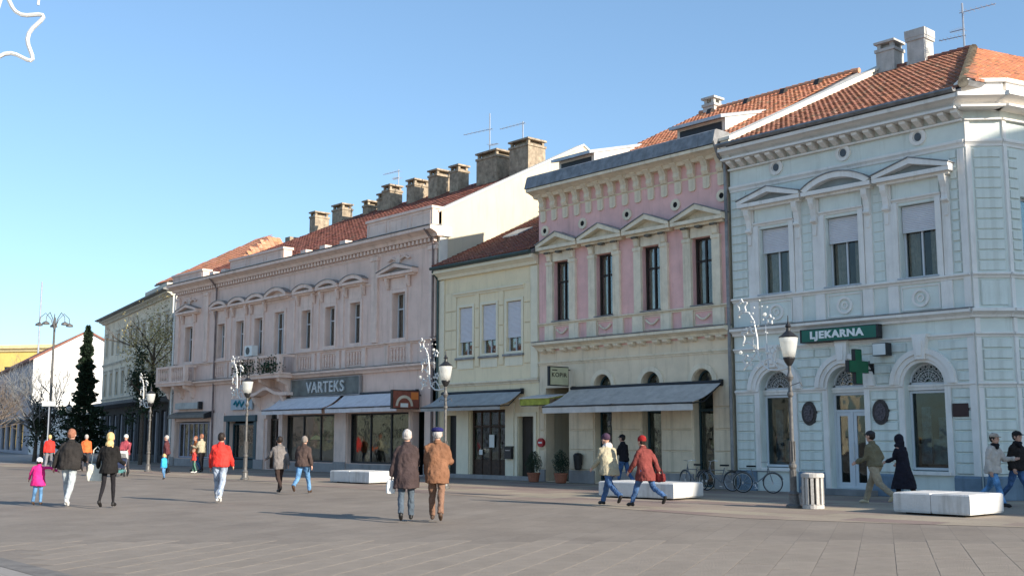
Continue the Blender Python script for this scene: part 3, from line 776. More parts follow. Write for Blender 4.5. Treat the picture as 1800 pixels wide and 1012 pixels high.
# firewall towards the pink house, stepping above the roofs
fw = MB(); fw.prism([(-.35, 10.9), (-.35, 11.55), (.6, 11.98), (10.0, 16.42), (10.4, 16.42), (10.4, 12), (0, 10.9)][::-1], 'x', -22.08, -21.74); fo = fw.build('firewall', fire_white, ph, fix=True)
cp = MB(); cp.prism([(-.40, 11.55), (.6, 12.0), (10.0, 16.44), (10.0, 16.54), (.6, 12.10), (-.40, 11.65)], 'x', -22.16, -21.66); cp.build('coping', mat('pale coping mortar', (0.70, 0.66, 0.58), var=.12, scale=4), fo, fix=True)
chimney(ph, -21.75, -21.0, 9.2, 9.95, 15.6, 17.15, chim_grey)
c2 = chimney(ph, -20.45, -19.75, 9.2, 9.9, 15.6, 17.25, chim_grey, caps=False)
# plaques
for cx in (-19.23, -16.86):
    pl = MB(); disc(pl, cx, 2.36, .26, .36, -.075, -.02, 24); o = pl.build('oval_plaque', bronze, ph, fix=True)
    p2 = MB(); disc(p2, cx, 2.36, .17, .25, -.10, -.074, 20); disc(p2, cx, 2.42, .09, .12, -.115, -.099, 14); p2.build('relief', mat('worn bronze relief', (0.14, 0.12, 0.13), var=.4, scale=20, metal=.4), o, fix=True)
MB().box(-14.70, -14.26, -.085, -.02, 2.2, 2.56).build('plaque', mat('dark maroon plaque', (0.035, 0.015, 0.018), rough=.35), ph)

# green pharmacy signs (things of their own)
sg = thing('pharmacy_sign', 'long green signboard lettered LJEKARNA above the pharmacy arches', 'sign', (-17.98, 0, 4.67))
MB().box(-1.24, 1.24, -.33, -.10, -.175, .175).build('sign_panel', sign_green, sg)
e_ = MB(); e_.box(1.242, 1.30, -.335, -.095, -.19, .19); e_.box(-1.30, -1.242, -.335, -.095, -.19, .19); e_.box(-1.3, 1.3, -.335, -.095, .177, .20); e_.box(-1.3, 1.3, -.335, -.095, -.20, -.177); e_.build('sign_case', black_frame, sg)
text(sg, 'lettering', 'LJEKARNA', letter_white, .29, (-.06, -.337, 0), FRONT, .01, 1.22, .014)
cr = thing('pharmacy_cross', 'large dark green pharmacy cross jutting out above the middle arch', 'sign', (-17.12, -.78, 3.64))
b = MB()
pts = [(-.17,-.5),(.17,-.5),(.17,-.17),(.52,-.17),(.52,.17),(.17,.17),(.17,.5),(-.17,.5),(-.17,.17),(-.52,.17),(-.52,-.17),(-.17,-.17)]
b.prism(pts, 'x', -.055, .055); b.build('cross_case', black_frame, cr, fix=True)
b = MB(); b.prism([(x*.95, z*.95) for x, z in pts], 'x', .056, .068); b.prism([(x*.95, z*.95) for x, z in pts], 'x', -.068, -.056); b.build('cross_face', cross_green, cr, fix=True)
b = MB(); b.box(-.03, .03, .52, .77, .05, .10); b.box(-.03, .03, .52, .77, -.10, -.05); b.box(-.08, .08, .755, .785, -.2, .2); b.build('bracket', iron, cr)
bs = thing('box_sign', 'small white box sign with black edge right of the green cross', 'sign', (-16.62, 0, 4.13))
MB().box(-.20, .20, -.42, -.40, -.16, .16).build('sign_face', sign_white, bs)
b = MB(); b.box(-.22, .22, -.399, -.12, -.18, .18); b.box(.203, .225, -.425, -.398, -.18, .18); b.box(-.04, .04, -.12, -.035, -.04, .04); b.build('sign_case', black_frame, bs)

# ------------------------------------------------------------------ pink house
KX0, KX1 = -31.22, -22.10
pk = thing('pink_house', 'pink two storey house with cream hoods, bracketed eaves and zinc parapet', 'building', (KX0, 0, 0), world_coords=True)
WARP[pk.name] = (10.62, -.22)
WC = [-29.93, -27.68, -25.43, -23.18]
gh = [(KX0+.35, -29.62, .02, 3.5), (-28.28, -27.44, .02, 3.48, True), (-26.0, -25.14, .02, 3.48, True), (-23.72, -22.90, .02, 3.48, True)]
facade(pk, 'front_wall', cream_ground, KX0, KX1, 0, 4.9, gh, th=.45)
facade(pk, 'upper_wall', pink_wall, KX0, KX1, 4.9, 11.2, [(c-.44, c+.44, 6.02, 8.30) for c in WC], th=.35)
shell(pk, cream_ground, KX0, KX1, 10, 11.0, side_m=gable_cream, floors=(.02, 4.9))
for k, (a, c) in enumerate([(KX0, KX0+.34), (-29.60, -28.30), (-27.42, -26.02), (-25.12, -23.74), (-22.88, KX1)]):
    MB().box(a+.01, c-.01, -.06, .02, 0, .45).build('plinth', mauve_dark, pk)
    z = .46
    while z < 3.3:
        block(pk, cream_ground, a+.02, c-.02, z, z+.72, d=.035, g=.02); z += .72
for c in (-27.86, -25.57, -23.31):
    ar = MB(); ring(ar, c, 3.48, .60, .43, -.05, .02, 20, 0, 180); ar.build('archivolt', cream_trim, pk, fix=True)
    x0, x1 = c-.42, c+.42
    fm = MB(); bars(fm, x0+.005, x1-.005, .04, 3.47, .28, .36, .06); fm.box(x0+.06, x1-.06, .28, .36, 2.5, 2.58); ring(fm, c, 3.48, .41, .35, .28, .36, 14, 0, 180)
    w = fm.build('shop_window', teal_frame, pk, fix=True)
    MB().box(x0+.05, x1-.05, .31, .318, .09, 2.49).build('pane', glass_dark, w); MB().box(x0+.05, x1-.05, .31, .318, 2.59, 3.42).build('pane', glass_dark, w)
    MB().prism(arc(c, 3.475, .36, 0, 180, 12), 'y', .31, .318).build('pane', glass_dark, w, fix=True)
    d = MB()
    for q in range(5):
        a_ = x0+.1+random.random()*.35; z_ = .35+q*.46; d.box(a_, a_+random.uniform(.15, .32), .75, .85, z_, z_+random.uniform(.15, .38))
    d.build('window_display', mat('ochre shop display', (0.50, 0.40, 0.13), var=.6, scale=3), w)
# half round transom over the recess of the entrance
ar = MB(); ring(ar, -30.30, 3.62, .42, .33, -.05, .02, 16, 0, 180); disc_ = ar.build('archivolt', cream_trim, pk, fix=True)
MB().prism(arc(-30.30, 3.62, .33, 0, 180, 12), 'y', -.02, .012).build('blind_lunette', mat('charcoal lunette', (0.05, 0.05, 0.055)), pk, fix=True)
rc = MB(); rc.box(KX0+.38, -29.65, 1.3, 1.36, .03, 3.48); rc.build('recess_wall', cream_ground, pk)
d = MB(); d.box(-30.55, -29.75, 1.24, 1.29, .04, 2.3); d.build('door', mat('dark bronze door', (0.07, 0.055, 0.05), rough=.5), pk)
ledge(pk, 'string_course', cream_trim, KX0, KX1, 4.38, 4.50, .09)
for k in range(8):
    for s in (-.22, .22):
        x = KX0+.55+k*1.145+s
        piece('corbel', (1,), lambda: MB().prism([(0, 0), (-.12, .0), (-.26, .07), (-.28, .13), (0, .13)][::-1], 'x', -.11, .11), cream_trim, pk, (x, .015, 4.82))
ledge(pk, 'middle_cornice', cream_trim, KX0-.05, KX1+.02, 4.96, 5.24, .40)
MB().prism([(.02, 5.243), (-.42, 5.243), (-.42, 5.265), (.02, 5.31)][::-1], 'x', KX0-.05, KX1+.02).build('cornice_flashing', zinc, pk)
ledge(pk, 'sill_course', cream_trim, KX0, KX1, 5.86, 5.98, .12)
for c in WC:
    for s in (-1, 1): MB().box(c+s*.66-.24, c+s*.66+.24, -.09, .02, 5.31, 5.855).build('pedestal', cream_trim, pk)
    sw = MB(); bars(sw, c-.40, c+.40, 5.34, 5.83, -.035, .01, .03)
    pts = [(c-.28+.56*t/10, -.05, 5.70-.16*math.sin(math.pi*t/10)) for t in range(11)]; sw.tube(pts, .035, 6); sw.build('garland_panel', cream_trim, pk)
    for s in (-1, 1):
        xa, xb = sorted((c+s*.45, c+s*.78)); MB().box(xa, xb, -.11, .02, 5.985, 8.18).build('pilaster', cream_trim, pk)
        xa, xb = sorted((c+s*.43, c+s*.80)); MB().box(xa, xb, -.14, .02, 8.18, 8.30).build('capital', cream_trim, pk)
        xm = c+s*.62; MB().prism([(-.10, 8.31), (-.15, 8.36), (-.17, 8.5), (-.27, 8.66), (-.02, 8.66), (-.02, 8.31)], 'x', xm-.10, xm+.10).build('console', cream_trim, pk, fix=True)
    MB().box(c-.47, c+.47, -.07, .02, 8.31, 8.66).build('frieze_panel', cream_trim, pk)
    for q in (-.62, 0, .62):
        piece('dentil', (2,), lambda: MB().box(-.10, .10, -.30, -.12, 0, .07), mat('dark dentil', (0.12, 0.11, 0.09), var=.3), pk, (c+q, 0, 8.60))  # dentils under the hood, much darker than the trim
    pediment(pk, c, 2.18, 8.78, 9.38, cream_trim, .38, 'tri', cap=zinc)
    w = window(pk, c-.435, c+.435, 6.025, 8.295, y=.17, fm=dark_frame, cross=.66, mull=1, w=.07, curtain=.35)
    MB().box(c-.48, c+.48, -.15, .16, 5.985, 6.02).build('window_sill', zinc, pk)
for c in (-30.85, -28.80, -26.55, -24.30, -22.32):
    ro = MB(); ring(ro, c, 9.58, .21, .10, -.05, .02, 18); ro.build('roundel', cream_trim, pk, fix=True)
    ro = MB(); disc(ro, c, 9.58, .10, .10, -.03, .005, 12); ro.build('roundel_eye', mat('black vent hole', (0.01, 0.01, 0.01)), pk, fix=True)
for k in range(15):
    x = KX0+.28+k*.616
    piece('eave_bracket', (1,), lambda: MB().prism([(0, 0), (-.10, 0), (-.18, .12), (-.15, .28), (-.24, .45), (-.36, .55), (-.36, .68), (0, .68)][::-1], 'x', -.13, .13), cream_trim, pk, (x, .015, 10.40))
    piece('bracket_drop', (1,), lambda: MB().prism([(-.14, .42), (.14, .42), (.14, .06), (.08, 0), (-.08, 0), (-.14, .06)], 'y', -.07, 0), cream_trim, pk, (x, .012, 9.93))
ledge(pk, 'architrave', cream_trim, KX0, KX1, 10.36, 10.42, .05)
ledge(pk, 'main_cornice', cream_trim, KX0-.05, KX1-.02, 11.085, 11.42, .66)
MB().prism([(-.62, 11.425), (-.70, 11.425), (-.56, 11.90), (-.48, 11.95), (.2, 11.95), (.2, 11.425)][::-1], 'x', KX0-.1, KX1-.02).build('zinc_parapet', zinc, pk, fix=True)
b = MB()
for k in range(19): x = KX0+.1+k*.49; b.prism([(-.705, 11.43), (-.565, 11.9), (-.545, 11.9), (-.685, 11.43)], 'x', x, x+.025)
o = b.build('zinc_seams', zinc, pk, fix=True); o['kind'] = 'stuff'
roof_slope(pk, [(-29.9, .2, 11.72), (-22.12, .2, 11.72), (-22.12, 8.5, 15.92), (-29.9, 8.5, 15.92)], tile_orange, vary=.16)
MB().prism([(.2, 11.0), (.2, 11.6), (8.5, 15.7), (16.5, 11.6), (16.5, 11.0)], 'x', -29.88, -22.13).build('roof_body', gable_cream, pk, fix=True)
MB().prism([(.2, 11.2), (.2, 11.7), (1.2, 11.9), (9, 12.0), (9, 11.2)], 'x', KX0, -29.9).build('flat_roof', zinc, pk, fix=True)
for xa, xb, y0, z0, y1, z1 in ((-31.0, -29.05, .9, 12.72, 3.6, 13.45), (-25.75, -23.55, 1.9, 13.12, 5.0, 13.95)):
    dm = MB(); dm.prism([(y0, z0-.85), (y0, z0), (y1, z1), (y1, z0-.85)], 'x', xa, xb); o = dm.build('dormer', fire_white, pk, fix=True)
    r_ = MB(); r_.prism([(y0-.3, z0-.06), (y0-.3, z0+.06), (y1, z1+.12), (y1, z1+.01), (y0, z0+.012)], 'x', xa-.15, xb+.04); r_.build('dormer_roof', zinc_light, o, fix=True)
    MB().box(xa+.15, xb-.15, y0-.03, y0-.005, z0-.6, z0-.12).build('dormer_window', black_frame, o)
rg = MB()
for k in range(26): xa = -29.9+k*.3; rg.tube([(xa, 8.5, 15.98), (xa+.32, 8.5, 15.96)], [.13, .11], 8)
rg.build('ridge_tiles', tile_orange, pk)
for x in (-28.9, -27.0, -25.2, -23.6): MB().prism([(7.55, 15.45), (7.75, 15.8), (7.95, 15.8), (7.95, 15.6)], 'x', x, x+.22).build('roof_vent', dark_frame, pk, fix=True)
chimney(pk, -29.5, -28.9, 8.2, 8.8, 15.5, 16.5, chim_grey)
MB().tube([(KX1+.02, -.70, 11.5), (KX1+.02, -.45, 11.0), (KX1+.02, -.13, 10.6), (KX1+.02, -.13, 0.2)], .055, 8).build('downpipe', zinc, pk)

# awning of the pink house
def awning(label, x0, x1, zt, zf, out, m, vm=None, vh=.22, folds=0):
    t = thing('awning', label, 'awning', ((x0+x1)/2, 0, zt)); hw = (x1-x0)/2; dz = zf-zt
    b = MB(); n = 14; ny = 6
    for i in range(n):
        for j in range(ny):
            def P(i, j):
                u, v = i/n, j/ny; sag = .07*math.sin(math.pi*v) + .022*math.sin(u*37+v*5)*v + .012*math.sin(u*83+1)
                return (-hw+2*hw*u, -.12-out*v, dz*v-sag)
            b.add([P(i,j), P(i+1,j), P(i+1,j+1), P(i,j+1)], [(0,1,2,3)])
    b.build('canvas', m, t)
    v = MB()
    for i in range(n*2):
        a, c = -hw+hw*i/n, -hw+hw*(i+1)/n; ya = -.12-out-.012*math.sin(i*1.3); yb = -.12-out-.012*math.sin((i+1)*1.3)
        v.add([(a, ya, dz), (c, yb, dz), (c, yb+.02, dz-vh), (a, ya+.02, dz-vh)], [(0,1,2,3)])
    v.build('valance', vm or valance, t)
    f = MB(); f.tube([(-hw-.03, -.12, .02), (hw+.03, -.12, .02)], .06, 8); f.tube([(-hw, -.12-out, dz-.01), (hw, -.12-out, dz-.01)], .03, 6)
    for s in (-1, 1):
        x = s*(hw-.05); f.tube([(x, -.12, -.05), (x, -.12-out*.55, dz*.5-.28), (x, -.12-out, dz-.03)], .022, 6); f.box(x-.04, x+.04, -.14, .0, -.12, .1)
    f.build('awning_frame', black_frame, t)
    return t
awning('wide dark grey awning over the arched windows of the pink house', -29.35, -22.45, 3.42, 2.74, 1.5, awn_grey, vh=.24)
# signs on the pink house
sp = thing('projecting_sign', 'square yellow cream sign with dark lettering jutting out above the pink house entrance', 'sign', (-29.55, -.62, 3.88))
MB().box(-.05, .05, -.5, .5, -.36, .36).build('sign_case', black_frame, sp)
MB().box(.051, .062, -.44, .47, -.32, .32).build('sign_face', sign_cream, sp)
text(sp, 'lettering', 'KOPIR', letter_dark, .22, (.064, .0, .04), EAST, .004, 1.15, .004)
b = MB(); b.box(.062, .066, -.36, -.10, .20, .24); b.build('small_text_line', letter_dark, sp)
MB().tube([(0, .5, .25), (0, .62, .25)], .02, 6).build('bracket', iron, sp)
cn = thing('entrance_canopy', 'short yellow green canopy above the entrance between planters', 'canopy', (-30.6, 0, 3.1))
MB().prism([(-.02, .12), (-.9, -.02), (-.9, -.26), (-.86, -.26), (-.86, -.05), (-.02, .07)], 'x', -.75, .85).build('canopy_canvas', lime, cn, fix=True)
MB().prism([(-.02, .16), (-.93, .02), (-.93, -.02), (-.02, .12)], 'x', -.78, .88).build('canopy_trim', valance, cn, fix=True)
f = MB(); f.tube([(-.7, -.86, -.26), (.8, -.86, -.26)], .03, 6); f.tube([(-.7, -.02, -.25), (-.7, -.86, -.26)], .02, 6); f.tube([(.8, -.02, -.25), (.8, -.86, -.26)], .02, 6); f.build('canopy_frame', iron, cn)
rs = thing('round_sign', 'small round red sign on the wall beside the left planter', 'sign', (-31.05, -.10, 1.45))
b = MB(); disc(b, 0, 0, .17, .17, -.04, .08, 18); b.build('sign_disc', red_sign, rs, fix=True)
b = MB(); b.box(-.10, .10, -.046, -.041, -.03, .03); b.build('sign_bar', sign_white, rs)

# ------------------------------------------------------------------ small cream house
CX0, CX1 = -37.55, -31.25
cr_ = thing('cream_house', 'low cream house with three shuttered windows and dark red tiled roof', 'building', (CX0, 0, 0), world_coords=True)
WC = [-35.72, -34.22, -32.70]
facade(cr_, 'front_wall', cream_wall, CX0, CX1, 0, 8.75, [(c-.44, c+.44, 4.98, 7.02) for c in WC] + [(-36.95, -36.25, .03, 2.55), (-35.40, -33.20, .03, 2.75), (-32.45, -31.55, .03, 2.45)], th=.3, y=.02)
shell(cr_, cream_wall, CX0, CX1, 9.8, 8.8, floors=(.03, 3.8))
for c in WC:
    sr = MB(); bars(sr, c-.56, c+.56, 4.92, 7.14, -.02, .03, .11); sr.build('window_surround', cream_frame, cr_)
    w = window(cr_, c-.435, c+.435, 4.985, 7.015, y=.14, mull=1, w=.05, curtain=.2)
    shutter(w, c-.43, c+.43, 5.62, 7.0, y=.07, m=shut_grey)
    MB().box(c-.60, c+.60, -.10, .12, 4.84, 4.92).build('window_sill', zinc, cr_)
    ap_ = MB(); ap_.box(c-.52, c+.52, -.015, .03, 4.45, 4.83); ap_.build('apron_panel', cream_frame, cr_)
ledge(cr_, 'hood_moulding', cream_frame, -36.45, -32.05, 7.50, 7.66, .14, y=.02)
for x in (CX0+.02, CX1-.42): MB().box(x, x+.40, -.05, .03, 3.92, 8.3).build('pilaster', cream_frame, cr_)
for z in (4.5, 5.3, 6.1, 6.9):
    for x0, x1 in ((-37.10, -36.32), (-35.12, -34.82), (-33.62, -33.30), (-32.10, -31.70)):
        block(cr_, cream_wall, x0, x1, z, z+.8, d=.015, y=-.0+.002, g=.02)
ledge(cr_, 'string_course', cream_trim, CX0, CX1, 3.74, 3.90, .14, y=.02)
ledge(cr_, 'main_cornice', cream_frame, CX0, CX1, 8.34, 8.72, .42, y=.02)
MB().prism([(-.42, 8.74), (-.52, 8.73), (-.56, 8.80), (-.52, 8.86), (-.38, 8.86)][::-1], 'x', CX0, CX1).build('gutter', green_zinc, cr_, fix=True)
roof_slope(cr_, [(CX0, -.42, 8.88), (CX1, -.42, 8.88), (CX1, 8.0, 12.86), (CX0, 8.0, 12.86)], tile_brown, vary=.25)
sk = MB(); 
def onr(x, y, up=0): return (x, y, 8.88+(y+.42)*.4727+up)
sk.add([onr(-36.35,2.6,.12), onr(-35.35,2.6,.12), onr(-35.35,3.5,.12), onr(-36.35,3.5,.12), onr(-36.35,2.6), onr(-35.35,2.6), onr(-35.35,3.5), onr(-36.35,3.5)], [(0,1,2,3),(4,5,1,0),(5,6,2,1),(6,7,3,2),(7,4,0,3)])
sk.build('skylight', zinc_light, cr_)
# shopfront of the cream house
dr = MB(); x0, x1 = -35.39, -33.21
bars(dr, x0, x1, .035, 2.745, .14, .22, .09)
for k in range(1, 4): dr.box(x0+k*(x1-x0)/4-.04, x0+k*(x1-x0)/4+.04, .145, .215, .12, 2.66)
for k in range(4):
    a = x0+k*(x1-x0)/4; dr.box(a+.05, a+(x1-x0)/4-.05, .17, .20, .12, .75); dr.box(a+.05, a+(x1-x0)/4-.05, .15, .21, 2.05, 2.12)
do = dr.build('door', wood_door, cr_)
for k in range(4):
    a = x0+k*(x1-x0)/4; MB().box(a+.07, a+(x1-x0)/4-.07, .18, .188, .76, 2.04).build('pane', glass_dark, do); MB().box(a+.07, a+(x1-x0)/4-.07, .18, .188, 2.13, 2.64).build('pane', glass_dark, do)
MB().box(-34.32, -34.02, .12, .135, 1.25, 1.75).build('notice', sign_white, do); MB().box(-34.95, -34.75, .12, .135, .95, 1.15).build('notice', sign_white, do)
MB().box(-36.94, -36.26, .2, .26, .04, 2.54).build('door', black_frame, cr_)
MB().box(-32.44, -31.56, .26, .29, .04, 2.44).build('door', mat('grey brown door', (0.16, 0.14, 0.11), var=.2), cr_)
MB().box(-32.44, -31.95, .22, .25, .04, 2.44).build('shop_panel', dark_frame, cr_)
sr = MB(); bars(sr, -32.62, -31.38, .0, 2.6, -.04, .03, .15); sr.build('door_surround', cream_frame, cr_)
for xa, xb in ((-36.22, -35.45), (-33.15, -32.66)): MB().box(xa, xb, -.06, .03, 0, 3.0).build('pilaster', cream_frame, cr_)
MB().box(CX0+.02, CX1-.02, -.09, .02, 0, .16).build('plinth', mauve_dark, cr_)
pb = thing('post_box', 'black wall box beside the cream house right doorway', 'box', (-32.86, -.05, 1.05))
b = MB(); b.box(-.2, .2, -.14, 0, -.24, .2); b.prism([(-.16, .2), (0, .26), (0, .2)], 'x', -.22, .22); b.build('box_body', iron, pb, fix=True); MB().box(-.13, .13, -.146, -.141, .08, .1).build('slot', chrome, pb)
awning('slate blue awning on the cream house', -37.1, -32.1, 3.44, 2.86, 1.15, awn_blue, vm=awn_blue, vh=.16)
MB().tube([(-37.5, -.42, 8.7), (-37.5, -.10, 8.35), (-37.5, -.10, .1)], .05, 8).build('downpipe', green_zinc, cr_)
# ------------------------------------------------------------------ long mauve house
DX0, DX1 = -63.3, -37.62
mv = thing('mauve_house', 'long mauve two storey house with many chimneys and a sunlit cream gable', 'building', (DX0, 0, 0), world_coords=True)
WM = [-57.45, -55.25, -53.2, -48.35, -46.15, -43.95]         # middle windows
WE = [-61.5, -40.45]                                           # end bays
WB = -51.0                                                     # balcony door
gh = [(-62.8, -58.4, .45, 2.55), (-56.15, -53.25, .03, 2.72), (-52.0, -50.85, .03, 2.6, True), (-50.3, -45.55, .45, 2.75), (-44.45, -39.6, .45, 2.75), (-39.35, -38.45, .03, 2.75)]
facade(mv, 'front_wall', mauve_wall, DX0, DX1, 0, 10.3, gh + [(c-.42, c+.42, 5.98, 7.98) for c in WM] + [(c-.48, c+.48, 5.98, 8.12) for c in WE] + [(WB-.46, WB+.46, 5.05, 8.1)], th=.36)
shell(mv, mauve_wall, DX0, DX1+.0, 18, 10.4, side_m=gable_cream, floors=(.03, 4.9))
for c in WM + WE:
    we = .48 if c in WE else .42; zt = 8.12 if c in WE else 7.98
    sr = MB(); bars(sr, c-we-.16, c+we+.16, 5.9, zt+.14, -.05, .01, .15); sr.build('window_surround', mauve_trim, mv)
    window(mv, c-we+.004, c+we-.004, 5.985, zt-.005, y=.26, cross=.66, mull=1, w=.06, curtain=.25 if c > -50 else .4)
    w = 2.75 if c in WE else 2.0; z = 8.90 if c in WE else 8.84
    pediment(mv, c, w, z, z+(.52 if c in WE else .42), mauve_trim, .32, 'tri' if c in WE else 'arc', dm=mauve_dark, cap=zinc)
    MB().box(c-we-.1, c+we+.1, -.04, .01, zt+.15, z-.11).build('frieze_panel', mauve_trim, mv)
    for s in (-1, 1): MB().prism([(-.04, z-.6), (-.10, z-.55), (-.22, z-.2), (-.22, z-.11), (-.04, z-.11)], 'x', c+s*(we+.32)-.08, c+s*(we+.32)+.08).build('console', mauve_trim, mv, fix=True)
sr = MB(); bars(sr, WB-.64, WB+.64, 5.05, 8.28, -.05, .01, .16); sr.build('window_surround', mauve_trim, mv)
window(mv, WB-.455, WB+.455, 5.06, 8.095, y=.17, cross=.72, mull=1, w=.06, name='balcony_door')
pediment(mv, WB, 2.3, 8.86, 9.36, mauve_trim, .36, 'arc', cap=zinc)
# crests on the end pediments, pilasters and giant order of the end bays
for c in WE:
    cr2 = MB(); disc(cr2, c, 9.62, .18, .22, -.12, .0, 14)
    for s in (-1, 1): cr2.tube([(c+s*.2, -.08, 9.62), (c+s*.5, -.08, 9.72), (c+s*.75, -.08, 9.6), (c+s*.9, -.08, 9.64)], [.07, .06, .05, .03], 6)
    cr2.build('crest', mauve_trim, mv, fix=True)
for x in (DX0+.05, -59.5, -42.55, -38.15):
    MB().box(x, x+.48, -.10, .02, 5.95, 9.75).build('pilaster', mauve_trim, mv); MB().box(x-.05, x+.53, -.15, .02, 9.75, 9.92).build('capital', mauve_trim, mv)
for x in (-56.38, -54.25, -49.6, -47.3, -45.08): MB().box(x, x+.14, -.05, .02, 5.95, 8.6).build('pilaster', mauve_trim, mv)
ledge(mv, 'string_course', mauve_trim, -58.95, -42.6, 8.64, 8.76, .07)
ledge(mv, 'architrave', mauve_trim, DX0, DX1, 9.93, 10.05, .08)
n = 88
for k in range(n):
    x = DX0+.15+k*(DX1-DX0-.3)/(n-1)
    piece('dentil', (1,), lambda: MB().box(-.075, .075, -.20, .0, 0, .16), mauve_trim, mv, (x, .012, 10.10))
ledge(mv, 'main_cornice', mauve_trim, DX0-.25, DX1+.22, 10.28, 10.72, .62)
MB().prism([(.02, 10.723), (-.66, 10.723), (-.66, 10.75), (.02, 10.80)][::-1], 'x', DX0-.25, DX1+.22).build('cornice_flashing', zinc, mv)
# attic walls with gaps between them
for x0, x1, z in ((DX0+.0, -59.3, 11.30), (-56.0, -50.2, 11.42), (-42.6, DX1+.02, 11.62)):
    a = MB(); a.box(x0, x1, -.35, .15, 10.76, z-.12); a.box(x0-.05, x1+.05, -.42, .22, z-.12, z); a.build('attic_wall', mauve_trim if x0 > -50 else mauve_wall, mv)
    for k in range(max(2, int((x1-x0)/1.6))): 
        w_ = (x1-x0)/max(2, int((x1-x0)/1.6)); q = MB(); bars(q, x0+w_*k+.12, x0+w_*(k+1)-.12, 10.84, z-.2, -.375, -.35, .05); q.build('attic_panel', mauve_trim, mv)
for x0 in (-58.6, -57.2, -48.6, -46.8, -45): MB().box(x0, x0+.5, -.3, .1, 10.76, 11.02).build('snow_guard_block', mauve_trim, mv)
# parapet zone under the windows: ledges, panels, balusters
ledge(mv, 'sill_course', mauve_trim, DX0, DX1, 5.76, 5.90, .14)
ledge(mv, 'middle_cornice', mauve_trim, DX0, DX1, 4.58, 4.84, .36)
MB().prism([(.02, 4.843), (-.38, 4.843), (-.38, 4.865), (.02, 4.9)][::-1], 'x', DX0, DX1).build('cornice_flashing', zinc, mv)
for c in WM + WE:
    we = .62
    q = MB(); bars(q, c-we, c+we, 4.95, 5.70, -.045, .01, .05)
    q.build('panel_moulding', mauve_trim, mv)
    for k in range(5):
        x = c-we+.14+k*(2*we-.28)/4
        piece('baluster', (1,), lambda: MB().lathe([(.05, 0), (.05, .06), (.03, .1), (.055, .25), (.045, .36), (.028, .46), (.05, .52), (.05, .58)], seg=8), mauve_trim, mv, (x, -.04, 5.03))
    for s in (-1, 1): MB().box(c+s*.85-.14, c+s*.85+.14, -.10, .02, 4.9, 5.755).build('pedestal', mauve_trim, mv)
# middle balcony with plants, and a smaller one at the far corner
for x0, x1, out in ((-54.0, -49.2, 1.0), (-64.1, -60.2, .8)):
    bl = MB(); bl.box(x0, x1, -out, .02, 4.62, 4.86); bl.box(x0-.06, x1+.06, -out-.06, .02, 4.78, 4.875)
    o = bl.build('balcony', mauve_trim, mv)
    rail = MB(); rail.box(x0, x1, -out, -out+.16, 5.66, 5.78); rail.box(x0, x0+.16, -out+.16, -.1, 5.66, 5.78); rail.box(x1-.16, x1, -out+.16, -.1, 5.66, 5.78)
    for x in (x0, (x0+x1)/2-.14, x1-.28): rail.box(x, x+.28, -out, -out+.2, 4.88, 5.66)
    rail.build('railing', mauve_trim, o)
    nb = int((x1-x0)/.26)
    for k in range(nb):
        x = x0+.35+k*(x1-x0-.7)/(nb-1)
        piece('baluster', (2,), lambda: MB().lathe([(.055, 0), (.055, .08), (.03, .13), (.06, .33), (.05, .48), (.028, .62), (.055, .7), (.055, .78)], seg=8), mauve_trim, mv, (x, -out+.09, 4.88))
    for x in (x0+.3, (x0+x1)/2, x1-.55): MB().prism([(0, 4.62), (-out*.85, 4.62), (-out*.8, 4.45), (-out*.35, 4.25), (-out*.2, 3.95), (0, 3.85)], 'x', x, x+.25).build('corbel', mauve_trim, mv, fix=True)
lv = MB()
for k in range(900):
    x = random.choice([random.gauss(-52.9, .45), random.gauss(-50.2, .5), random.uniform(-54, -49.3)]); y = -random.uniform(.75, 1.15); z = random.uniform(4.8, 5.35)+random.random()**3*.5; s = .06
    d = Vector((random.uniform(-1,1), random.uniform(-1,1), random.uniform(-1,1))).normalized()*s; e = d.orthogonal().normalized()*s*.7
    p = Vector((x, y, z)); g = random.uniform(.5, 1.4); lv.add([p-d, p+e, p+d, p-e], [(0,1,2,3)], (g, g, g))
o = lv.build('balcony_plants', leaf_balc, mv); o['kind'] = 'stuff'
ac = MB(); ac.box(-53.55, -52.75, -.62, -.28, 5.9, 6.45); ac.box(-53.5, -53.4, -.3, .0, 5.86, 5.92); ac.box(-52.9, -52.8, -.3, .0, 5.86, 5.92)
o = ac.build('air_conditioner', sign_white, mv); d = MB(); disc(d, -53.2, 6.18, .2, .2, -.635, -.621, 16); d.build('fan_grille', iron, o, fix=True)
dsh = MB(); dsh.lathe([(.36, .0), (.3, -.07), (.16, -.12), (.02, -.13)], seg=16); me = dsh
o = me.build('satellite_dish', mat('dark grey dish', (0.10, 0.11, 0.12), rough=.5), mv); o.location = (-52.45-DX0, -.75, 6.15); o.rotation_euler = (R(70), 0, R(-35))
# gable wall and roofs
gb = MB(); gb.prism([(-.0, 0), (0, 11.35), (.9, 11.86), (4.27, 13.63), (8.97, 15.9), (13.5, 13.6), (18, 11.3), (18, 0)], 'x', DX1-.34, DX1+.02); gb.build('gable_wall', gable_cream, mv, fix=True)
cp = MB(); cp.prism([(-.05, 11.36), (8.97, 15.91), (18.1, 11.25), (18.1, 11.33), (8.97, 16.0), (-.05, 11.45)], 'x', DX1-.4, DX1+.08); cp.build('coping', mat('pale coping mortar', (0.70, 0.66, 0.58), var=.12, scale=4), mv, fix=True)
cr3 = MB(); cr3.box(DX1+.021, DX1+.24, -.05, .55, 10.3, 10.72); cr3.box(DX1+.021, DX1+.12, .0, .42, 0, 10.29); cr3.build('corner_pilaster', fire_white, mv)
roof_slope(mv, [(DX0, .2, 11.0), (DX1-.35, .2, 11.0), (DX1-.35, 9.1, 15.45), (-57.0, 9.1, 15.4)], tile_brown, vary=.3, tw=.3, tl=.42)
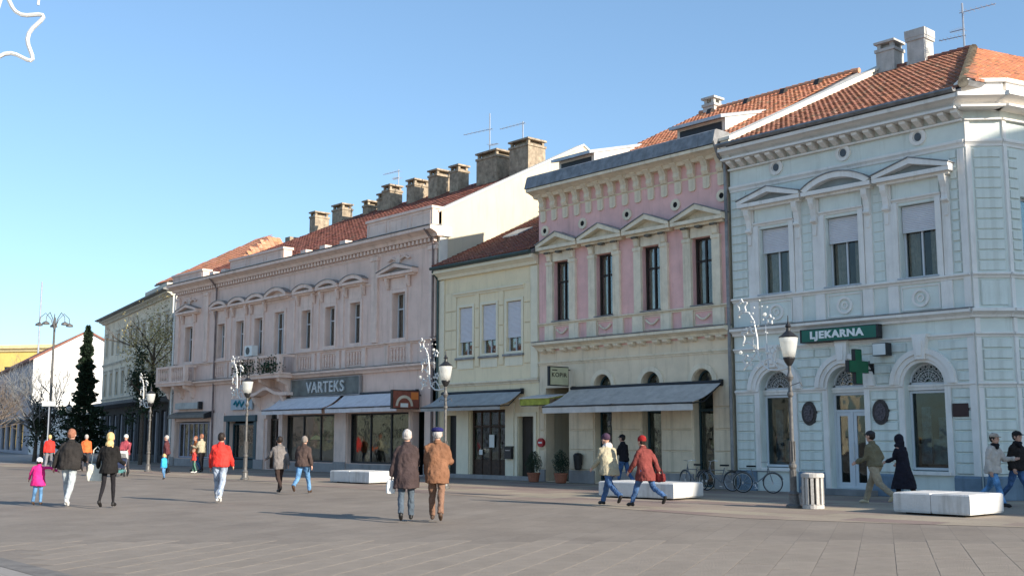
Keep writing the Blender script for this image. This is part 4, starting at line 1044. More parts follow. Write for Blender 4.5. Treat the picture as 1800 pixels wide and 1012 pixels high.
MB().prism([(.2, 10.3), (.2, 10.9), (9.1, 15.2), (17.9, 10.9), (17.9, 10.3)], 'x', -57.0, DX1-.36).build('roof_body', gable_cream, mv, fix=True)
for (xa, xb), y0, z in zip(((-61.87, -61.2), (-58.86, -57.7), (-55.9, -55.35), (-54.2, -53.65), (-53.1, -52.35), (-50.97, -50.2), (-48.65, -47.85), (-46.86, -46.1), (-44.43, -42.8), (-41.78, -40.35)),
                           (8.2, 8.0, 8.3, 8.2, 7.8, 8.0, 7.8, 7.9, 7.8, 7.8), (16.2, 16.15, 16.0, 16.15, 16.4, 16.4, 16.5, 16.45, 16.65, 16.75)):
    chimney(mv, xa, xb, y0, y0+random.choice((.75, .9, 1.05)) + (.3 if xb-xa > 1.3 else 0), 13.0, z-.03)
MB().add([(DX0, .2, 10.9), (-57, 9.1, 15.3), (DX0, 17.9, 10.9), (-57, 17.9, 10.9), (-57, .2, 10.9)], [(0, 2, 1), (1, 2, 3), (0, 1, 4)]).build('roof_hip', tile_brown, mv)
MB().box(-63.9, -63.3, 7.6, 8.4, 10.5, 14.7).build('chimney', chim_brick, mv)
def antenna(label, x, y, z, h, arms, parent=None):
    t = thing('roof_antenna', label, 'antenna', (x, y, z))
    b = MB(); b.tube([(0,0,0), (0,0,h)], .035, 6); b.build('mast', antenna_m, t)
    b = MB()
    for zz, l, a in arms:
        d = Vector((math.cos(R(a)), math.sin(R(a)), 0)); q = Vector((-d.y, d.x, 0)); c = Vector((0, 0, zz))
        b.tube([c-d*l*.1, c+d*l], .016, 5)
        for k in range(7): p = c+d*l*k/6.5; e = q*(.28-.02*k); b.tube([p-e, p+e], .009, 4)
    b.build('aerial_elements', antenna_m, t); return t
antenna('tall thick masted roof antenna left of the large chimneys on the mauve house', -45.1, 9.3, 15.2, 4.1, [(3.2, 1.9, 190), (2.3, .6, 10)])
antenna('thin roof antenna behind the widest chimney of the mauve house', -42.5, 9.4, 15.2, 3.1, [(3.0, 1.7, 185)])
antenna('small roof antenna above the middle chimneys of the mauve house', -53.6, 9.3, 15.2, 2.5, [(2.4, 1.4, 185), (2.0, .7, 170)])
antenna('pale roof antenna with several aerials on the pharmacy ridge', -18.35, 9.5, 15.9, 1.7, [(1.35, 1.2, 5), (.7, .5, 185), (.45, .9, 190)])
# ground floor shopfronts
for a, c in ((DX0+.05, -62.85), (-58.35, -56.7), (-53.2, -52.25), (-50.6, -50.35), (-45.5, -44.5), (-39.55, -39.4), (-38.4, DX1-.02)):
    MB().box(a, c, -.07, .02, .0, 3.0).build('pier', mauve_trim, mv)
    MB().box(a-.02, c+.02, -.11, -.07, 0, .5).build('plinth', mauve_dark, mv)
for a, c in ((-62.85, -58.35), (-50.32, -45.53), (-44.47, -39.58)): MB().box(a, c, -.05, .02, 0, .42).build('plinth', mauve_dark, mv)
def shopwin(x0, x1, z0, z1, fm, n, split=None, y=.2):
    b = MB(); bars(b, x0+.005, x1-.005, z0+.005, z1-.005, y, y+.09, .08); w = (x1-x0)/n
    for k in range(1, n): b.box(x0+w*k-.04, x0+w*k+.04, y+.003, y+.087, z0+.08, z1-.08)
    o = b.build('shop_window', fm, mv)
    for k in range(n): MB().box(x0+w*k+.05, x0+w*(k+1)-.05, y+.04, y+.05, z0+.05, z1-.05).build('pane', glass_dark, o)
    return o
def display(o, items):
    for nm, x0, x1, y, z0, z1, m in items: MB().box(x0, x1, y, y+.04, z0, z1).build(nm, m, o)
poster_w = mat('pale poster print', (0.55, 0.54, 0.50), var=.5, scale=5); cloth = mat('dark display cloth', (0.06, 0.05, 0.06), var=.8, scale=3); red_d = mat('dusky red display', (0.22, 0.07, 0.09), var=.5, scale=3)
s1 = shopwin(-50.3, -45.55, .45, 2.75, black_frame, 3)
display(s1, [('poster', -49.9, -49.3, .8, 1.0, 2.2, cloth), ('poster', -46.6, -46.2, .8, .7, 1.5, poster_w), ('poster', -48.0, -47.3, .9, 1.9, 2.4, poster_w)])
um = MB(); um.lathe([(.85, 0), (.7, .18), (.4, .32), (.05, .40)], c=(-47.6, .9, 1.55), seg=12); um.build('display_umbrella', mat('cream yellow umbrella', (0.62, 0.52, 0.25), var=.2), s1)
s2 = shopwin(-44.45, -39.6, .45, 2.75, black_frame, 3)
display(s2, [('poster', -42.1, -40.9, .7, .75, 1.6, poster_w), ('poster', -41.9, -40.6, 1.0, 2.0, 2.5, red_d), ('poster', -44.0, -43.2, .9, .7, 2.1, cloth), ('poster', -40.4, -39.9, .6, 2.0, 2.35, sign_white)])
for xx in (-43.4, -42.7): 
    mq = MB(); mq.lathe([(.05, 0), (.05, .5), (.15, .7), (.18, 1.1), (.2, 1.35), (.06, 1.45), (.08, 1.55), (.09, 1.7), (.02, 1.78)], c=(xx, 1.1, .5), seg=10); mq.build('mannequin', cloth if xx < -43 else room, s2)
s3 = shopwin(-56.1, -53.3, .5, 2.4, teal_frame, 2)
display(s3, [('poster', -55.7, -54.9, .6, 1.7, 2.2, poster_w), ('poster', -54.5, -53.8, .7, 1.2, 2.2, mat('sky blue display', (0.25, 0.42, 0.55), var=.4, scale=4)), ('poster', -55.5, -54.3, .7, .7, 1.1, red_d)])
tf = MB(); tf.box(-56.35, -53.0, -.1, .0, .02, .46); tf.box(-56.35, -56.12, -.1, .0, .46, 2.5); tf.box(-53.28, -53.0, -.1, .0, .46, 2.5); tf.box(-56.45, -52.95, -.2, .0, 2.5, 2.82); tf.build('shopfront_casing', teal_frame, mv)
s4 = shopwin(-62.75, -58.45, .47, 2.5, mat('pale lilac lattice frame', (0.40, 0.39, 0.45), var=.1), 7)
for k in range(14):
    x = -62.5+(k % 7)*.6; z = 1.9 if k < 7 else 1.0; MB().box(x, x+.28, .27, .3, z, z+.3).build('display_item', [poster_w, red_d, leaf_balc, sign_white][k % 4], s4)
door = MB(); bars(door, -51.98, -50.87, .04, 2.6, .2, .28, .1); door.box(-51.47, -51.38, .2, .28, .1, 2.5); door.box(-51.9, -50.95, .23, .26, .1, 1.1); do = door.build('door', wood_door, mv)
MB().box(-51.9, -50.95, .24, .25, 1.1, 2.5).build('pane', glass_dark, do); MB().prism(arc(-51.425, 2.6, .56, 0, 180, 12), 'y', .24, .25).build('fanlight', glass_dark, mv, fix=True)
ar = MB(); ring(ar, -51.425, 2.6, .85, .58, -.10, .02, 18, 0, 180); ar.build('archivolt', mauve_trim, mv, fix=True)
# curved hood over the entrance
hd_ = MB()
for k in range(12):
    x0, x1 = -53.3+k*.34, -53.3+(k+1)*.34; f = lambda x: 3.75+.32*math.exp(-((x+51.4)/.75)**2)
    hd_.prism([(x0, f(x0)), (x1, f(x1)), (x1, f(x1)+.16), (x0, f(x0)+.16)], 'y', -.55, .02)
hd_.build('entrance_hood', mauve_trim, mv, fix=True)
for x in (-53.0, -50.1): MB().prism([(0, 3.72), (-.45, 3.72), (-.3, 3.45), (-.1, 3.2), (0, 3.0)], 'x', x, x+.25).build('hood_console', mauve_trim, mv, fix=True)
MB().box(-52.9, -49.9, -.04, .01, 2.9, 3.0).build('string_course', mauve_trim, mv)
for x in (-57.95, DX1-.2): MB().tube([(x, -.62, 10.6), (x, -.16, 10.1), (x, -.13, 9.9), (x, -.13, .1)], .055, 8).build('downpipe', mat('rusty mauve downpipe', (0.22, 0.17, 0.16), var=.2, scale=3), mv)
MB().tube([(DX0-.06, -.12, 10.2), (DX0-.06, -.12, .1)], .05, 8).build('downpipe', sign_white, mv)
# signs and awnings on it
vs = thing('shop_sign', 'grey shop signboard lettered VARTEKS on the mauve house', 'sign', (-46.3, 0, 4.06))
MB().box(-3.05, 3.0, -.16, -.06, -.42, .42).build('sign_panel', sign_grey, vs)
b = MB(); bars(b, -3.1, 3.05, -.46, .46, -.19, -.055, .05); b.build('sign_case', mauve_dark, vs)
text(vs, 'lettering', 'VARTEKS', letter_grey, .74, (.1, -.20, -.02), FRONT, .035, 1.02, .01)
vs['label'] = 'long grey shop signboard lettered VARTEKS above the two pale awnings'
awning('left pale grey blue awning under the VARTEKS sign', -50.45, -44.85, 3.62, 2.98, 1.1, awn_light, vm=awn_light, vh=.22)
awning('right pale grey blue awning next to the red brown sign', -44.55, -38.9, 3.62, 2.98, 1.1, awn_light, vm=awn_light, vh=.22)
tb = thing('awning_cassette', 'rolled brown grey awning over the lattice shop window at the far end', 'awning', (-60.5, 0, 2.8))
MB().prism([(-.02, .32), (-.5, .12), (-.55, -.05), (-.5, -.08), (-.02, .05)], 'x', -2.35, 2.35).build('canvas', awn_tan, tb, fix=True); MB().prism([(-.02, .36), (-.6, .14), (-.6, -.12), (-.02, -.02)], 'x', 2.36, 2.5).build('end_cap', black_frame, tb, fix=True)
ws = thing('shop_sign', 'small white sign with dark end above the brown grey awning at the far end', 'sign', (-60.9, 0, 3.45))
MB().box(-1.6, 1.35, -.25, -.05, -.18, .18).build('sign_panel', mat('greyed white sign', (0.45, 0.47, 0.45), var=.15, scale=2), ws); MB().box(1.351, 1.5, -.27, -.04, -.22, .22).build('sign_case', black_frame, ws)
bl_ = thing('shop_sign', 'pale blue shop sign with teal swirl above the teal shopfront', 'sign', (-54.6, 0, 3.42))
MB().box(-1.2, 1.15, -.14, -.05, -.30, .26).build('sign_panel', mat('pale blue sign face', (0.42, 0.50, 0.55), var=.12, scale=3), bl_)
b = MB(); b.tube([(-.8, -.16, 0), (-.6, -.16, .15), (-.45, -.16, -.1), (-.2, -.16, .16), (.05, -.16, -.12), (.3, -.16, .12)], .06, 6); b.build('sign_swirl', mat('teal print', (0.03, 0.22, 0.28)), bl_)
b = MB(); b.tube([(.6, -.15, -.05), (.8, -.15, .2), (1.0, -.15, .3)], .07, 6); b.build('sign_flourish', mat('tan print', (0.55, 0.38, 0.2)), bl_)
br = thing('projecting_sign', 'red brown projecting sign with a pale arch above the right pale awning', 'sign', (-38.75, -.85, 3.25))
MB().box(-.07, .07, -.72, .72, -.40, .40).build('sign_case', dark_frame, br)
MB().box(.071, .082, -.68, .68, -.36, .36).build('sign_face', sign_brown, br)
b = MB()
o_ = arc(-.1, -.28, .46, 0, 180, 14); i_ = arc(-.1, -.28, .34, 0, 180, 14)
for k in range(14): b.prism([o_[k], o_[k+1], i_[k+1], i_[k]], 'x', .083, .094)
b.build('arch_motif', mat('cream print', (0.60, 0.53, 0.42)), br, fix=True)
MB().box(.083, .09, -.3, .1, -.33, -.16).build('small_panel', sign_white, br); MB().box(.083, .09, .25, .64, .0, .32).build('orange_patch', sign_orange, br)
MB().tube([(0, .7, .2), (0, .85, .2)], .025, 6).build('bracket', iron, br)

# ------------------------------------------------------------------ three storey house on the far side of the side street
gh_ = thing('old_corner_house', 'grey ochre three storey house with dark pillared ground floor behind the olive tree', 'building', (-90.87, 6.47, 0), R(-11.2))
L_ = 23.0
wx = [1.4+k*2.25 for k in range(10)]
gl = [(x-.55, x+.55, .5, 3.4) for x in wx]
facade(gh_, 'ground_floor_wall', mat('dark stone shop floor', (0.06, 0.058, 0.06), var=.2), 0, L_, 0, 3.9, gl, th=.4)
facade(gh_, 'front_wall', old_wall, 0, L_, 3.9, 11.1, [(x-.45, x+.45, 4.9, 6.7) for x in wx] + [(x-.45, x+.45, 8.1, 9.7) for x in wx], th=.25)
shell(gh_, white_render, 0, L_, 12, 11.1, floors=(.02, 3.9))
for i, x in enumerate(wx):
    for z0, z1 in ((4.9, 6.7), (8.1, 9.7)):
        if i == 1 and z0 > 8: 
            continue
        window(gh_, x-.445, x+.445, z0+.005, z1-.005, y=.12, mull=1, cross=.6, w=.07, fm=old_trim, curtain=.4)
        ledge(gh_, 'lintel', old_trim, x-.62, x+.62, z1+.12, z1+.26, .12)
        sr = MB(); bars(sr, x-.57, x+.57, z0-.1, z1+.1, -.03, .01, .11); sr.build('window_surround', old_trim, gh_)
    MB().box(x-.545, x+.545, .2, .21, .5, 3.4).build('pane', glass_dark, gh_)
    MB().box(x+.68, x+1.02, -.12, .02, 0, 3.3).build('pier', mat('pale stone pier', (0.30, 0.30, 0.32), var=.15), gh_)
ledge(gh_, 'string_course', old_trim, 0, L_, 7.3, 7.5, .12); ledge(gh_, 'sill_course', old_trim, 0, L_, 4.55, 4.7, .1)
MB().prism([(0, 3.9), (-1.3, 4.0), (-1.35, 4.22), (0, 4.25)], 'x', -.8, L_).build('canopy', mat('grey metal canopy', (0.20, 0.20, 0.21), var=.2), gh_, fix=True)
ledge(gh_, 'main_cornice', old_trim, -.2, L_+.2, 10.8, 11.1, .45)
MB().prism([(-.5, 11.1), (-.75, 11.14), (-.75, 11.22), (5.5, 13.6), (12.2, 11.2), (12.2, 11.1)], 'x', -.5, L_+.4).build('roof', mat('grey roofing', (0.24, 0.24, 0.23), var=.2), gh_, fix=True)
MB().box(9, 16, 1.2, 3, 11.6, 12.6).build('attic_wall', old_trim, gh_)
# sunlit gabled house farther down
wh = thing('white_gable_house', 'long low house with a brilliant white gable behind the dark conifer', 'building', (-112.0-30*math.cos(R(11.2)), 7.9+30*math.sin(R(11.2)), 0), R(-11.2))
facade(wh, 'front_wall', grey_facade, 0, 30, 0, 9.3, [(1.5+k*2.6, 2.6+k*2.6, 5.6, 7.6) for k in range(11)] + [(1.2+k*5.2, 4.4+k*5.2, .3, 3.0) for k in range(5)], th=.3)
shell(wh, grey_facade, 0, 29.7, 9.9, 9.2, floors=(.02,))
MB().prism([(0, 0), (0, 9.3), (4.9, 12.15), (10, 9.5), (10, 0)], 'x', 29.7, 30.02).build('gable_wall', white_render, wh, fix=True)
MB().prism([(-.4, 9.2), (4.9, 12.3), (10.4, 9.35), (10.4, 9.15), (4.9, 12.1), (-.4, 9.0)], 'x', -.3, 30.2).build('roof', tile_brown, wh, fix=True)
for k in range(11):
    MB().box(1.5+k*2.6, 2.6+k*2.6, .12, .13, 5.6, 7.6).build('pane', glass_dark, wh)
for k in range(5): MB().box(1.2+k*5.2, 4.4+k*5.2, .16, .17, .3, 3.0).build('pane', glass_dark, wh); MB().box(1.0+k*5.2, 4.6+k*5.2, -1.2, .02, 3.1, 3.3).build('canopy', awn_tan, wh)
ledge(wh, 'string_course', grey_facade, 0, 30, 4.6, 4.8, .1)
w2 = thing('white_rear_house', 'white walled house glimpsed between the conifer and the grey ochre house', 'building', (-118, 24, 0), R(-11.2))
b = MB(); b.box(0, 12, 0, 10, 0, 10.6); b.build('wall', white_render, w2); MB().prism([(-.3, 10.6), (5, 12.6), (10.3, 10.6)], 'x', -.2, 12.2).build('roof', tile_brown, w2, fix=True); MB().box(6, 7, -.03, -.004, 6.4, 8.2).build('window', dark_frame, w2)
# yellow palace in the distance
yb = thing('yellow_building', 'bright yellow building with a brown roof far off at the left edge', 'building', (-205, 14, 0), R(38))
facade(yb, 'front_wall', yellow_wall, 0, 33, 0, 15.4, [(2+k*4.2, 3.4+k*4.2, 10.2, 12.8) for k in range(7)], th=.3); shell(yb, yellow_wall, 0, 33, 12, 15.3)
for k in range(7): MB().box(2+k*4.2, 3.4+k*4.2, .1, .11, 10.2, 12.8).build('pane', glass_dark, yb)
ledge(yb, 'main_cornice', mat('pale yellow trim', (0.75, 0.62, 0.35)), -.3, 33.3, 15.2, 16.0, .6); ledge(yb, 'string_course', mat('pale yellow trim', (0.75, 0.62, 0.35)), 0, 33, 9.2, 9.6, .3)
MB().box(-.2, 33.2, .1, 12, 15.9, 16.3).build('roof', mat('pale yellow trim', (0.75, 0.62, 0.35)), yb)
MB().prism([(-.1, 9), (-.1, 15.2), (5, 17.4), (11, 15.2), (11, 9)], 'x', 33.4, 44).build('side_wing_roof', tile_brown, yb, fix=True)
# orange roofed house behind the mauve one
oh = thing('orange_roof_house', 'house with a bright orange roof rising behind the left end of the mauve house', 'building', (-87.3, 9.5, 0), 0)
MB().box(0, 12, 0, 9, 0, 13.6).build('wall', gable_cream, oh)
rr = [(0-.3, -.4, 14.1), (12.9, -.4, 14.1), (10.2, 4.5, 17.4), (7.6, 4.5, 17.4)]
roof_slope(oh, rr, tile_orange, vary=.1, tw=.4, tl=.5); roof_slope(oh, [(12.9, -.4, 14.1), (12.9, 9.4, 14.1), (10.2, 4.5, 17.4)], tile_orange, vary=.1, tw=.4, tl=.5)
# the block on the other side of the side street (it shades the pavement)
nb = thing('neighbour_block', 'tall plain rendered block across the side street from the pharmacy', 'building', (18, 1.9, 0))
wxs = [1.6+k*2.7 for k in range(12)]
facade(nb, 'front_wall', cream_wall, 0, 34, 0, 16.6, [(x, x+1.2, z, z+1.9) for x in wxs for z in (1.0, 5.6, 9.6, 13.6)], th=.3); shell(nb, white_render, 0, 34, 14, 16.5)
for x in wxs:
    for z in (1.0, 5.6, 9.6, 13.6): MB().box(x+.02, x+1.18, .12, .17, z+.02, z+1.88).build('window', glass_dark, nb)
ledge(nb, 'main_cornice', cream_trim, -.2, 34.2, 16.0, 16.7, .6)
MB().box(0, 34, 3.4, 13.8, 16.7, 22.3).build('upper_shade_volume', cream_wall, nb)  # unseen upper volume, added set back and tall to shade the corner bay
MB().prism([(3.2, 22.3), (8, 23.2), (14.0, 22.3)], 'x', -.3, 34.3).build('roof', tile_brown, nb, fix=True)

# houses on the opposite side of the plaza, which the shop windows mirror
for i, (x0, w_, h_, m_) in enumerate(((-244, 30, 11, old_wall), (-212, 34, 12, mauve_wall), (-176, 32, 11, cream_wall), (-142, 36, 12.5, grey_facade), (-104, 30, 11, old_wall))):
    ob = thing('opposite_house', ['grey ochre', 'mauve', 'pale cream', 'tall lilac grey', 'low ochre'][i]+' house across the plaza mirrored in the shop windows', 'building', (x0, -80, 0), 0)
    b = MB(); b.box(0, w_, -12, 0, 0, h_); b.build('wall', m_, ob)
    MB().prism([(.5, h_), (-6, h_+3.5), (-12.5, h_)], 'x', -.3, w_+.3).build('roof', tile_brown, ob, fix=True)
    wn_ = MB()
    for k in range(int(w_/3)):
        for z in (1.0, 5.5, 9.5): wn_.box(1+k*3, 2.3+k*3, .003, .03, z, z+2)
    o = wn_.build('windows', dark_frame, ob); o['kind'] = 'stuff'

# ------------------------------------------------------------------ street furniture
def street_lamp(label, x, y, s):
    t = thing('street_lamp', label, 'street lamp', (x, y, 0), group='street lamps along the pavement'); t.scale = (s, s, s)
    b = MB(); b.lathe([(.20, 0), (.20, .05), (.15, .09), (.12, .30), (.13, .34), (.085, .42), (.075, .95), (.10, 1.0), (.10, 1.06), (.07, 1.10), (.055, 1.5), (.05, 2.5), (.045, 2.75), (.08, 2.80), (.08, 2.86), (.05, 2.92), (.042, 3.15), (.07, 3.2), (.095, 3.27), (.06, 3.34), (.04, 3.42), (.04, 3.60)], seg=14)
    for z in (.42, 1.15): 
        for k in range(8): a = k*math.pi/4; b.box(.075*math.cos(a)-.008, .075*math.cos(a)+.008, .075*math.sin(a)-.008, .075*math.sin(a)+.008, z, z+.5)
    b.build('post', lamp_iron, t)
    b = MB(); lb = MB(); lb.lathe([(.05, 3.55), (.10, 3.62), (.13, 3.68), (.155, 3.74), (.15, 3.77)], seg=14)
    b.lathe([(.245, 4.27), (.25, 4.29), (.19, 4.33), (.11, 4.40), (.06, 4.44), (.05, 4.52), (.08, 4.56), (.045, 4.62), (.018, 4.68), (.010, 4.84)], seg=14)
    b.build('lantern_cap', iron, t); lb.build('lantern_base', iron, t)
    b = MB(); b.lathe([(.15, 3.775), (.19, 3.95), (.225, 4.15), (.238, 4.265)], seg=16); b.smooth = True; b.build('lantern_glass', opal, t)
    b = MB()
    for s_ in (-1, 1): b.tube([(s_*.04, 0, 3.05), (s_*.30, 0, 3.12), (s_*.36, 0, 3.02)], .012, 6)
    b.build('crossbar', lamp_iron, t)
    return t
lamps = [street_lamp('nearest cast iron street lamp with a white lantern in front of the pharmacy', -15.55, -6.4, .945)]
for lab, x, y, s in (('cast iron street lamp before the cream house beside the two old men', -28.85, -6.45, .93),
                     ('cast iron street lamp before the entrance of the mauve house', -40.1, -7.6, .90),
                     ('cast iron street lamp in front of the dark pillared ground floor', -52.6, -6.1, .88),
                     ('farthest cast iron street lamp between the bare tree and the conifer', -75.0, -1.9, .86)):
    l = dup(lamps[0], loc=(x, y, 0), label=lab, scale=s); lamps.append(l)

def star_pts(r1, r2, n=5, a0=90):
    return [((r1 if k % 2 == 0 else r2)*math.cos(R(a0+k*180/n)), (r1 if k % 2 == 0 else r2)*math.sin(R(a0+k*180/n))) for k in range(2*n)]
def smooth_loop(pts, it=2):
    for _ in range(it):
        q = []
        for i in range(len(pts)):
            a, b = pts[i], pts[(i+1) % len(pts)]
            q += [(a[0]*.8+b[0]*.2, a[1]*.8+b[1]*.2), (a[0]*.2+b[0]*.8, a[1]*.2+b[1]*.8)]
        pts = q
    return pts
def star_tube(b, cx, cz, r, t=.012, a0=90, tilt=0):
    p = smooth_loop(star_pts(r, r*.42, 5, a0)); p = p+[p[0], p[1]]
    b.tube([(cx+x, 0, cz+z) for x, z in p], t, 6, caps=False)
def light_deco(label, x, y, s):
    t = thing('light_decoration', label, 'light decoration', (x, y, 0), group='star light decorations on the lamps'); t.scale = (s, s, s)
    b = MB()
    b.tube([(-.05,0,3.48),(-.35,0,3.44),(-.62,0,3.46),(-.85,0,3.62),(-.95,0,3.9),(-.96,0,4.3),(-1.05,0,4.75),(-1.2,0,4.98),(-1.4,0,5.02),(-1.55,0,4.92)], .027, 6)
    b.tube([(-.30,0,3.45),(-.42,0,3.62),(-.55,0,3.75),(-.72,0,3.72),(-.78,0,3.58)], .021, 6)
    b.tube([(-.96,0,4.0),(-1.12,0,3.78),(-1.3,0,3.62),(-1.42,0,3.5)], .021, 6)
    b.build('tube_frame', deco_white, t)
    b = MB(); b.tube([(-.62,0,3.46),(-.66,0,4.0),(-.70,0,4.88)], .010, 6); b.build('support_rod', antenna_m, t)
    for cx, cz, r, a in ((-1.42, 5.18, .19, 95), (-1.22, 4.35, .26, 80), (-1.28, 3.72, .18, 100), (-.55, 4.75, .13, 85), (-.5, 3.95, .12, 70)):
        b = MB(); star_tube(b, cx, cz, r*1.1, .021, a); b.build('star', deco_white, t)
    b = MB()
    for cx, cz in ((-.70, 4.9), (-.66, 3.9), (-1.05, 4.1), (-1.5, 3.95)): b.ball((cx, 0, cz), .05, 8, 6)
    for k in range(70):
        p = Vector((random.uniform(-1.6, -.5), random.uniform(-.05, .05), random.uniform(3.45, 5.3))); 
        if k % 2: b.ball(p, .024, 6, 4)
    o = b.build('bulbs', opal, t); o['kind'] = 'stuff'
    return t
d0 = light_deco('white star light decoration fixed to the nearest lamp in front of the pharmacy', -15.55, -6.4, .95)
dup(d0, loc=(-28.85, -6.45, 0), label='white star light decoration on the lamp before the cream house', scale=.93)
dup(d0, loc=(-40.1, -7.6, 0), label='white star light decoration on the lamp before the mauve house entrance', scale=.92)
dup(d0, loc=(-52.6, -6.1, 0), label='white star light decoration on the lamp before the dark pillared ground floor', scale=.9)
# the star that hangs close to the camera at the top left, on its own bracket and post outside the frame
st = thing('star_light', 'large white outlined star decoration in the top left corner of the sky', 'light decoration', (-8.64, -26.66, 4.71), R(48.35))
b = MB(); star_tube(b, 0, 0, .345, .016, 97); b.build('star', deco_white, st)
b = MB(); b.tube([(.0, 0, .34), (.10, 0, .55), (.03, 0, .8), (-.25, 0, .95), (-.9, 0, .85), (-1.2, 0, .4), (-1.3, 0, -.6)], .017, 6)
b.tube([(.23, 0, .215), (.24, 0, .45), (.10, 0, .60)], .010, 6); b.build('tube_frame', deco_white, st)
_dx = Vector((math.cos(R(48.35)), math.sin(R(48.35)))) * -1.3
lp = dup(lamps[0], loc=(-8.64+_dx.x, -26.66+_dx.y, 0), label='lamp post just outside the left edge carrying the large star', scale=.95)

def bench(label, x, y, deg, L=2.25, W=1.5, H=.40):
    t = thing('bench', label, 'bench', (x, y, 0), R(deg), group='white concrete benches')
    c = .02
    def blk(x0, x1):
        b = MB(); b.add([(x0+c,-W/2,.04),(x1-c,-W/2,.04),(x1-c,W/2,.04),(x0+c,W/2,.04),(x0,-W/2-.01,.08),(x1,-W/2-.01,.08),(x1,W/2+.01,.08),(x0,W/2+.01,.08),
               (x0,-W/2-.01,H-.03),(x1,-W/2-.01,H-.03),(x1,W/2+.01,H-.03),(x0,W/2+.01,H-.03),(x0+c*1.5,-W/2+c,H),(x1-c*1.5,-W/2+c,H),(x1-c*1.5,W/2-c,H),(x0+c*1.5,W/2-c,H)],
               [(0,3,2,1)]+[(a+k, a+(k+1)%4, a+4+(k+1)%4, a+4+k) for a in (0,4,8) for k in range(4)]+[(12,13,14,15)])
        return b
    blk(-L/2, -.006).build('seat_block', bench_white, t); blk(.006, L/2).build('seat_block', bench_white, t)
    b = MB()
    for xx in (-L/2+.2, L/2-.35): b.box(xx, xx+.15, -W/2+.15, W/2-.15, -.002, .05)
    b.build('foot', mat('dark bench foot', (0.06, 0.06, 0.06)), t); return t
B = bench('nearest white concrete bench below the pharmacy display window', -12.05, -5.75, -1, 1.75, 1.45, .46)
b2 = dup(B, loc=(-20.75, -5.6, 0), rz=R(5), label='white concrete bench in front of the pink house behind the striding couple'); b2.scale = (1.45, .95, .95)
b3 = dup(B, loc=(-34.45, -5.85, 0), rz=R(3), label='farthest white concrete bench below the VARTEKS shop window'); b3.scale = (1.35, .85, .95)

def bin_(label, x, y, s=1):
    t = thing('litter_bin', label, 'litter bin', (x, y, 0), group='round stone litter bins'); t.scale = (s,)*3
    b = MB(); b.lathe([(.25, .0), (.25, .08), (.22, .10), (.22, .11)], seg=20); b.lathe([(.21, .70), (.265, .72), (.265, .80), (.23, .82), (.17, .82), (.17, .78)], seg=20)
    for k in range(12):
        a = 2*math.pi*k/12; c = Vector((math.cos(a), math.sin(a), 0)); p = Vector((-c.y, c.x, 0)); vs = []
        for z in (.10, .71):
            for q, r in ((-.035, .20), (.035, .20), (.035, .25), (-.035, .25)): v = c*r+p*q; vs.append((v.x, v.y, z))
        b.add(vs, [(0,3,2,1),(4,5,6,7),(0,1,5,4),(1,2,6,5),(2,3,7,6),(3,0,4,7)])
    b.build('bin_casing', bin_stone, t)
    b = MB(); b.lathe([(.19, .09), (.19, .70)], seg=18); b.build('bin_liner', dark, t); return t
bn = bin_('round pale litter bin with dark slots beside the nearest lamp', -15.05, -6.35, 1.0)
dup(bn, loc=(-53.6, -6.9, 0), label='round pale litter bin far off beside the pushchair', scale=.95)
ub = thing('utility_box', 'low grey box tucked between the nearest lamp and the litter bin', 'box', (-15.42, -6.0, 0), R(15))
b = MB(); b.box(-.12, .12, -.12, .12, .0, .42); b.box(-.14, .14, -.14, .14, .42, .48); b.build('box_body', mat('grey stone box', (0.33, 0.33, 0.34), var=.2, bump=.4), ub)

def planter(label, x, y, s):
    t = thing('potted_shrub', label, 'potted shrub', (x, y, 0), group='potted shrubs at the pink house entrance'); t.scale = (s,)*3
    MB().lathe([(.16, 0), (.20, .03), (.25, .30), (.27, .32), (.27, .37), (.22, .37), (.20, .33)], seg=16).build('pot', terracotta, t)
    MB().tube([(0,0,.3), (.01,.01,.7)], .03, 6).build('trunk', bark, t)
    b = MB()
    for k in range(1500):
        th, ph_ = random.uniform(0, 2*math.pi), math.acos(random.uniform(-1, 1)); rr_ = random.random()**.4
        z = .78+.46*math.cos(ph_)*rr_; rad = .31*math.sin(ph_)*rr_*(1.1-.45*max(0, (z-.78)/.46))
        p = Vector((rad*math.cos(th), rad*math.sin(th), z)) + Vector((random.gauss(0,.02),)*3); s_ = .028
        d = Vector((random.uniform(-1,1), random.uniform(-1,1), random.uniform(-.2,1))).normalized()*s_; e = d.orthogonal().normalized()*s_*.55; g = random.uniform(.5, 1.5)
        b.add([p-d, p+e, p+d, p-e], [(0,1,2,3)], (g, g, g*.9))
    b.build('foliage', leaf_dark, t); return t
pl = planter('dark potted shrub left of the pink house entrance', -30.75, -.75, .93)
p2_ = dup(pl, loc=(-29.3, -.75, 0), rz=2.1, label='dark potted shrub right of the pink house entrance', scale=.98)
wb = thing('wall_bin', 'black litter bin fixed to the wall pier right of the entrance', 'litter bin', (-28.95, -.22, .75))
b = MB(); b.lathe([(.09, -.28), (.13, -.24), (.15, .0), (.17, .12), (.18, .25), (.12, .32), (.03, .34)], seg=12); b.box(-.05, .05, .08, .2, -.1, .1); b.build('bin_body', iron, wb)

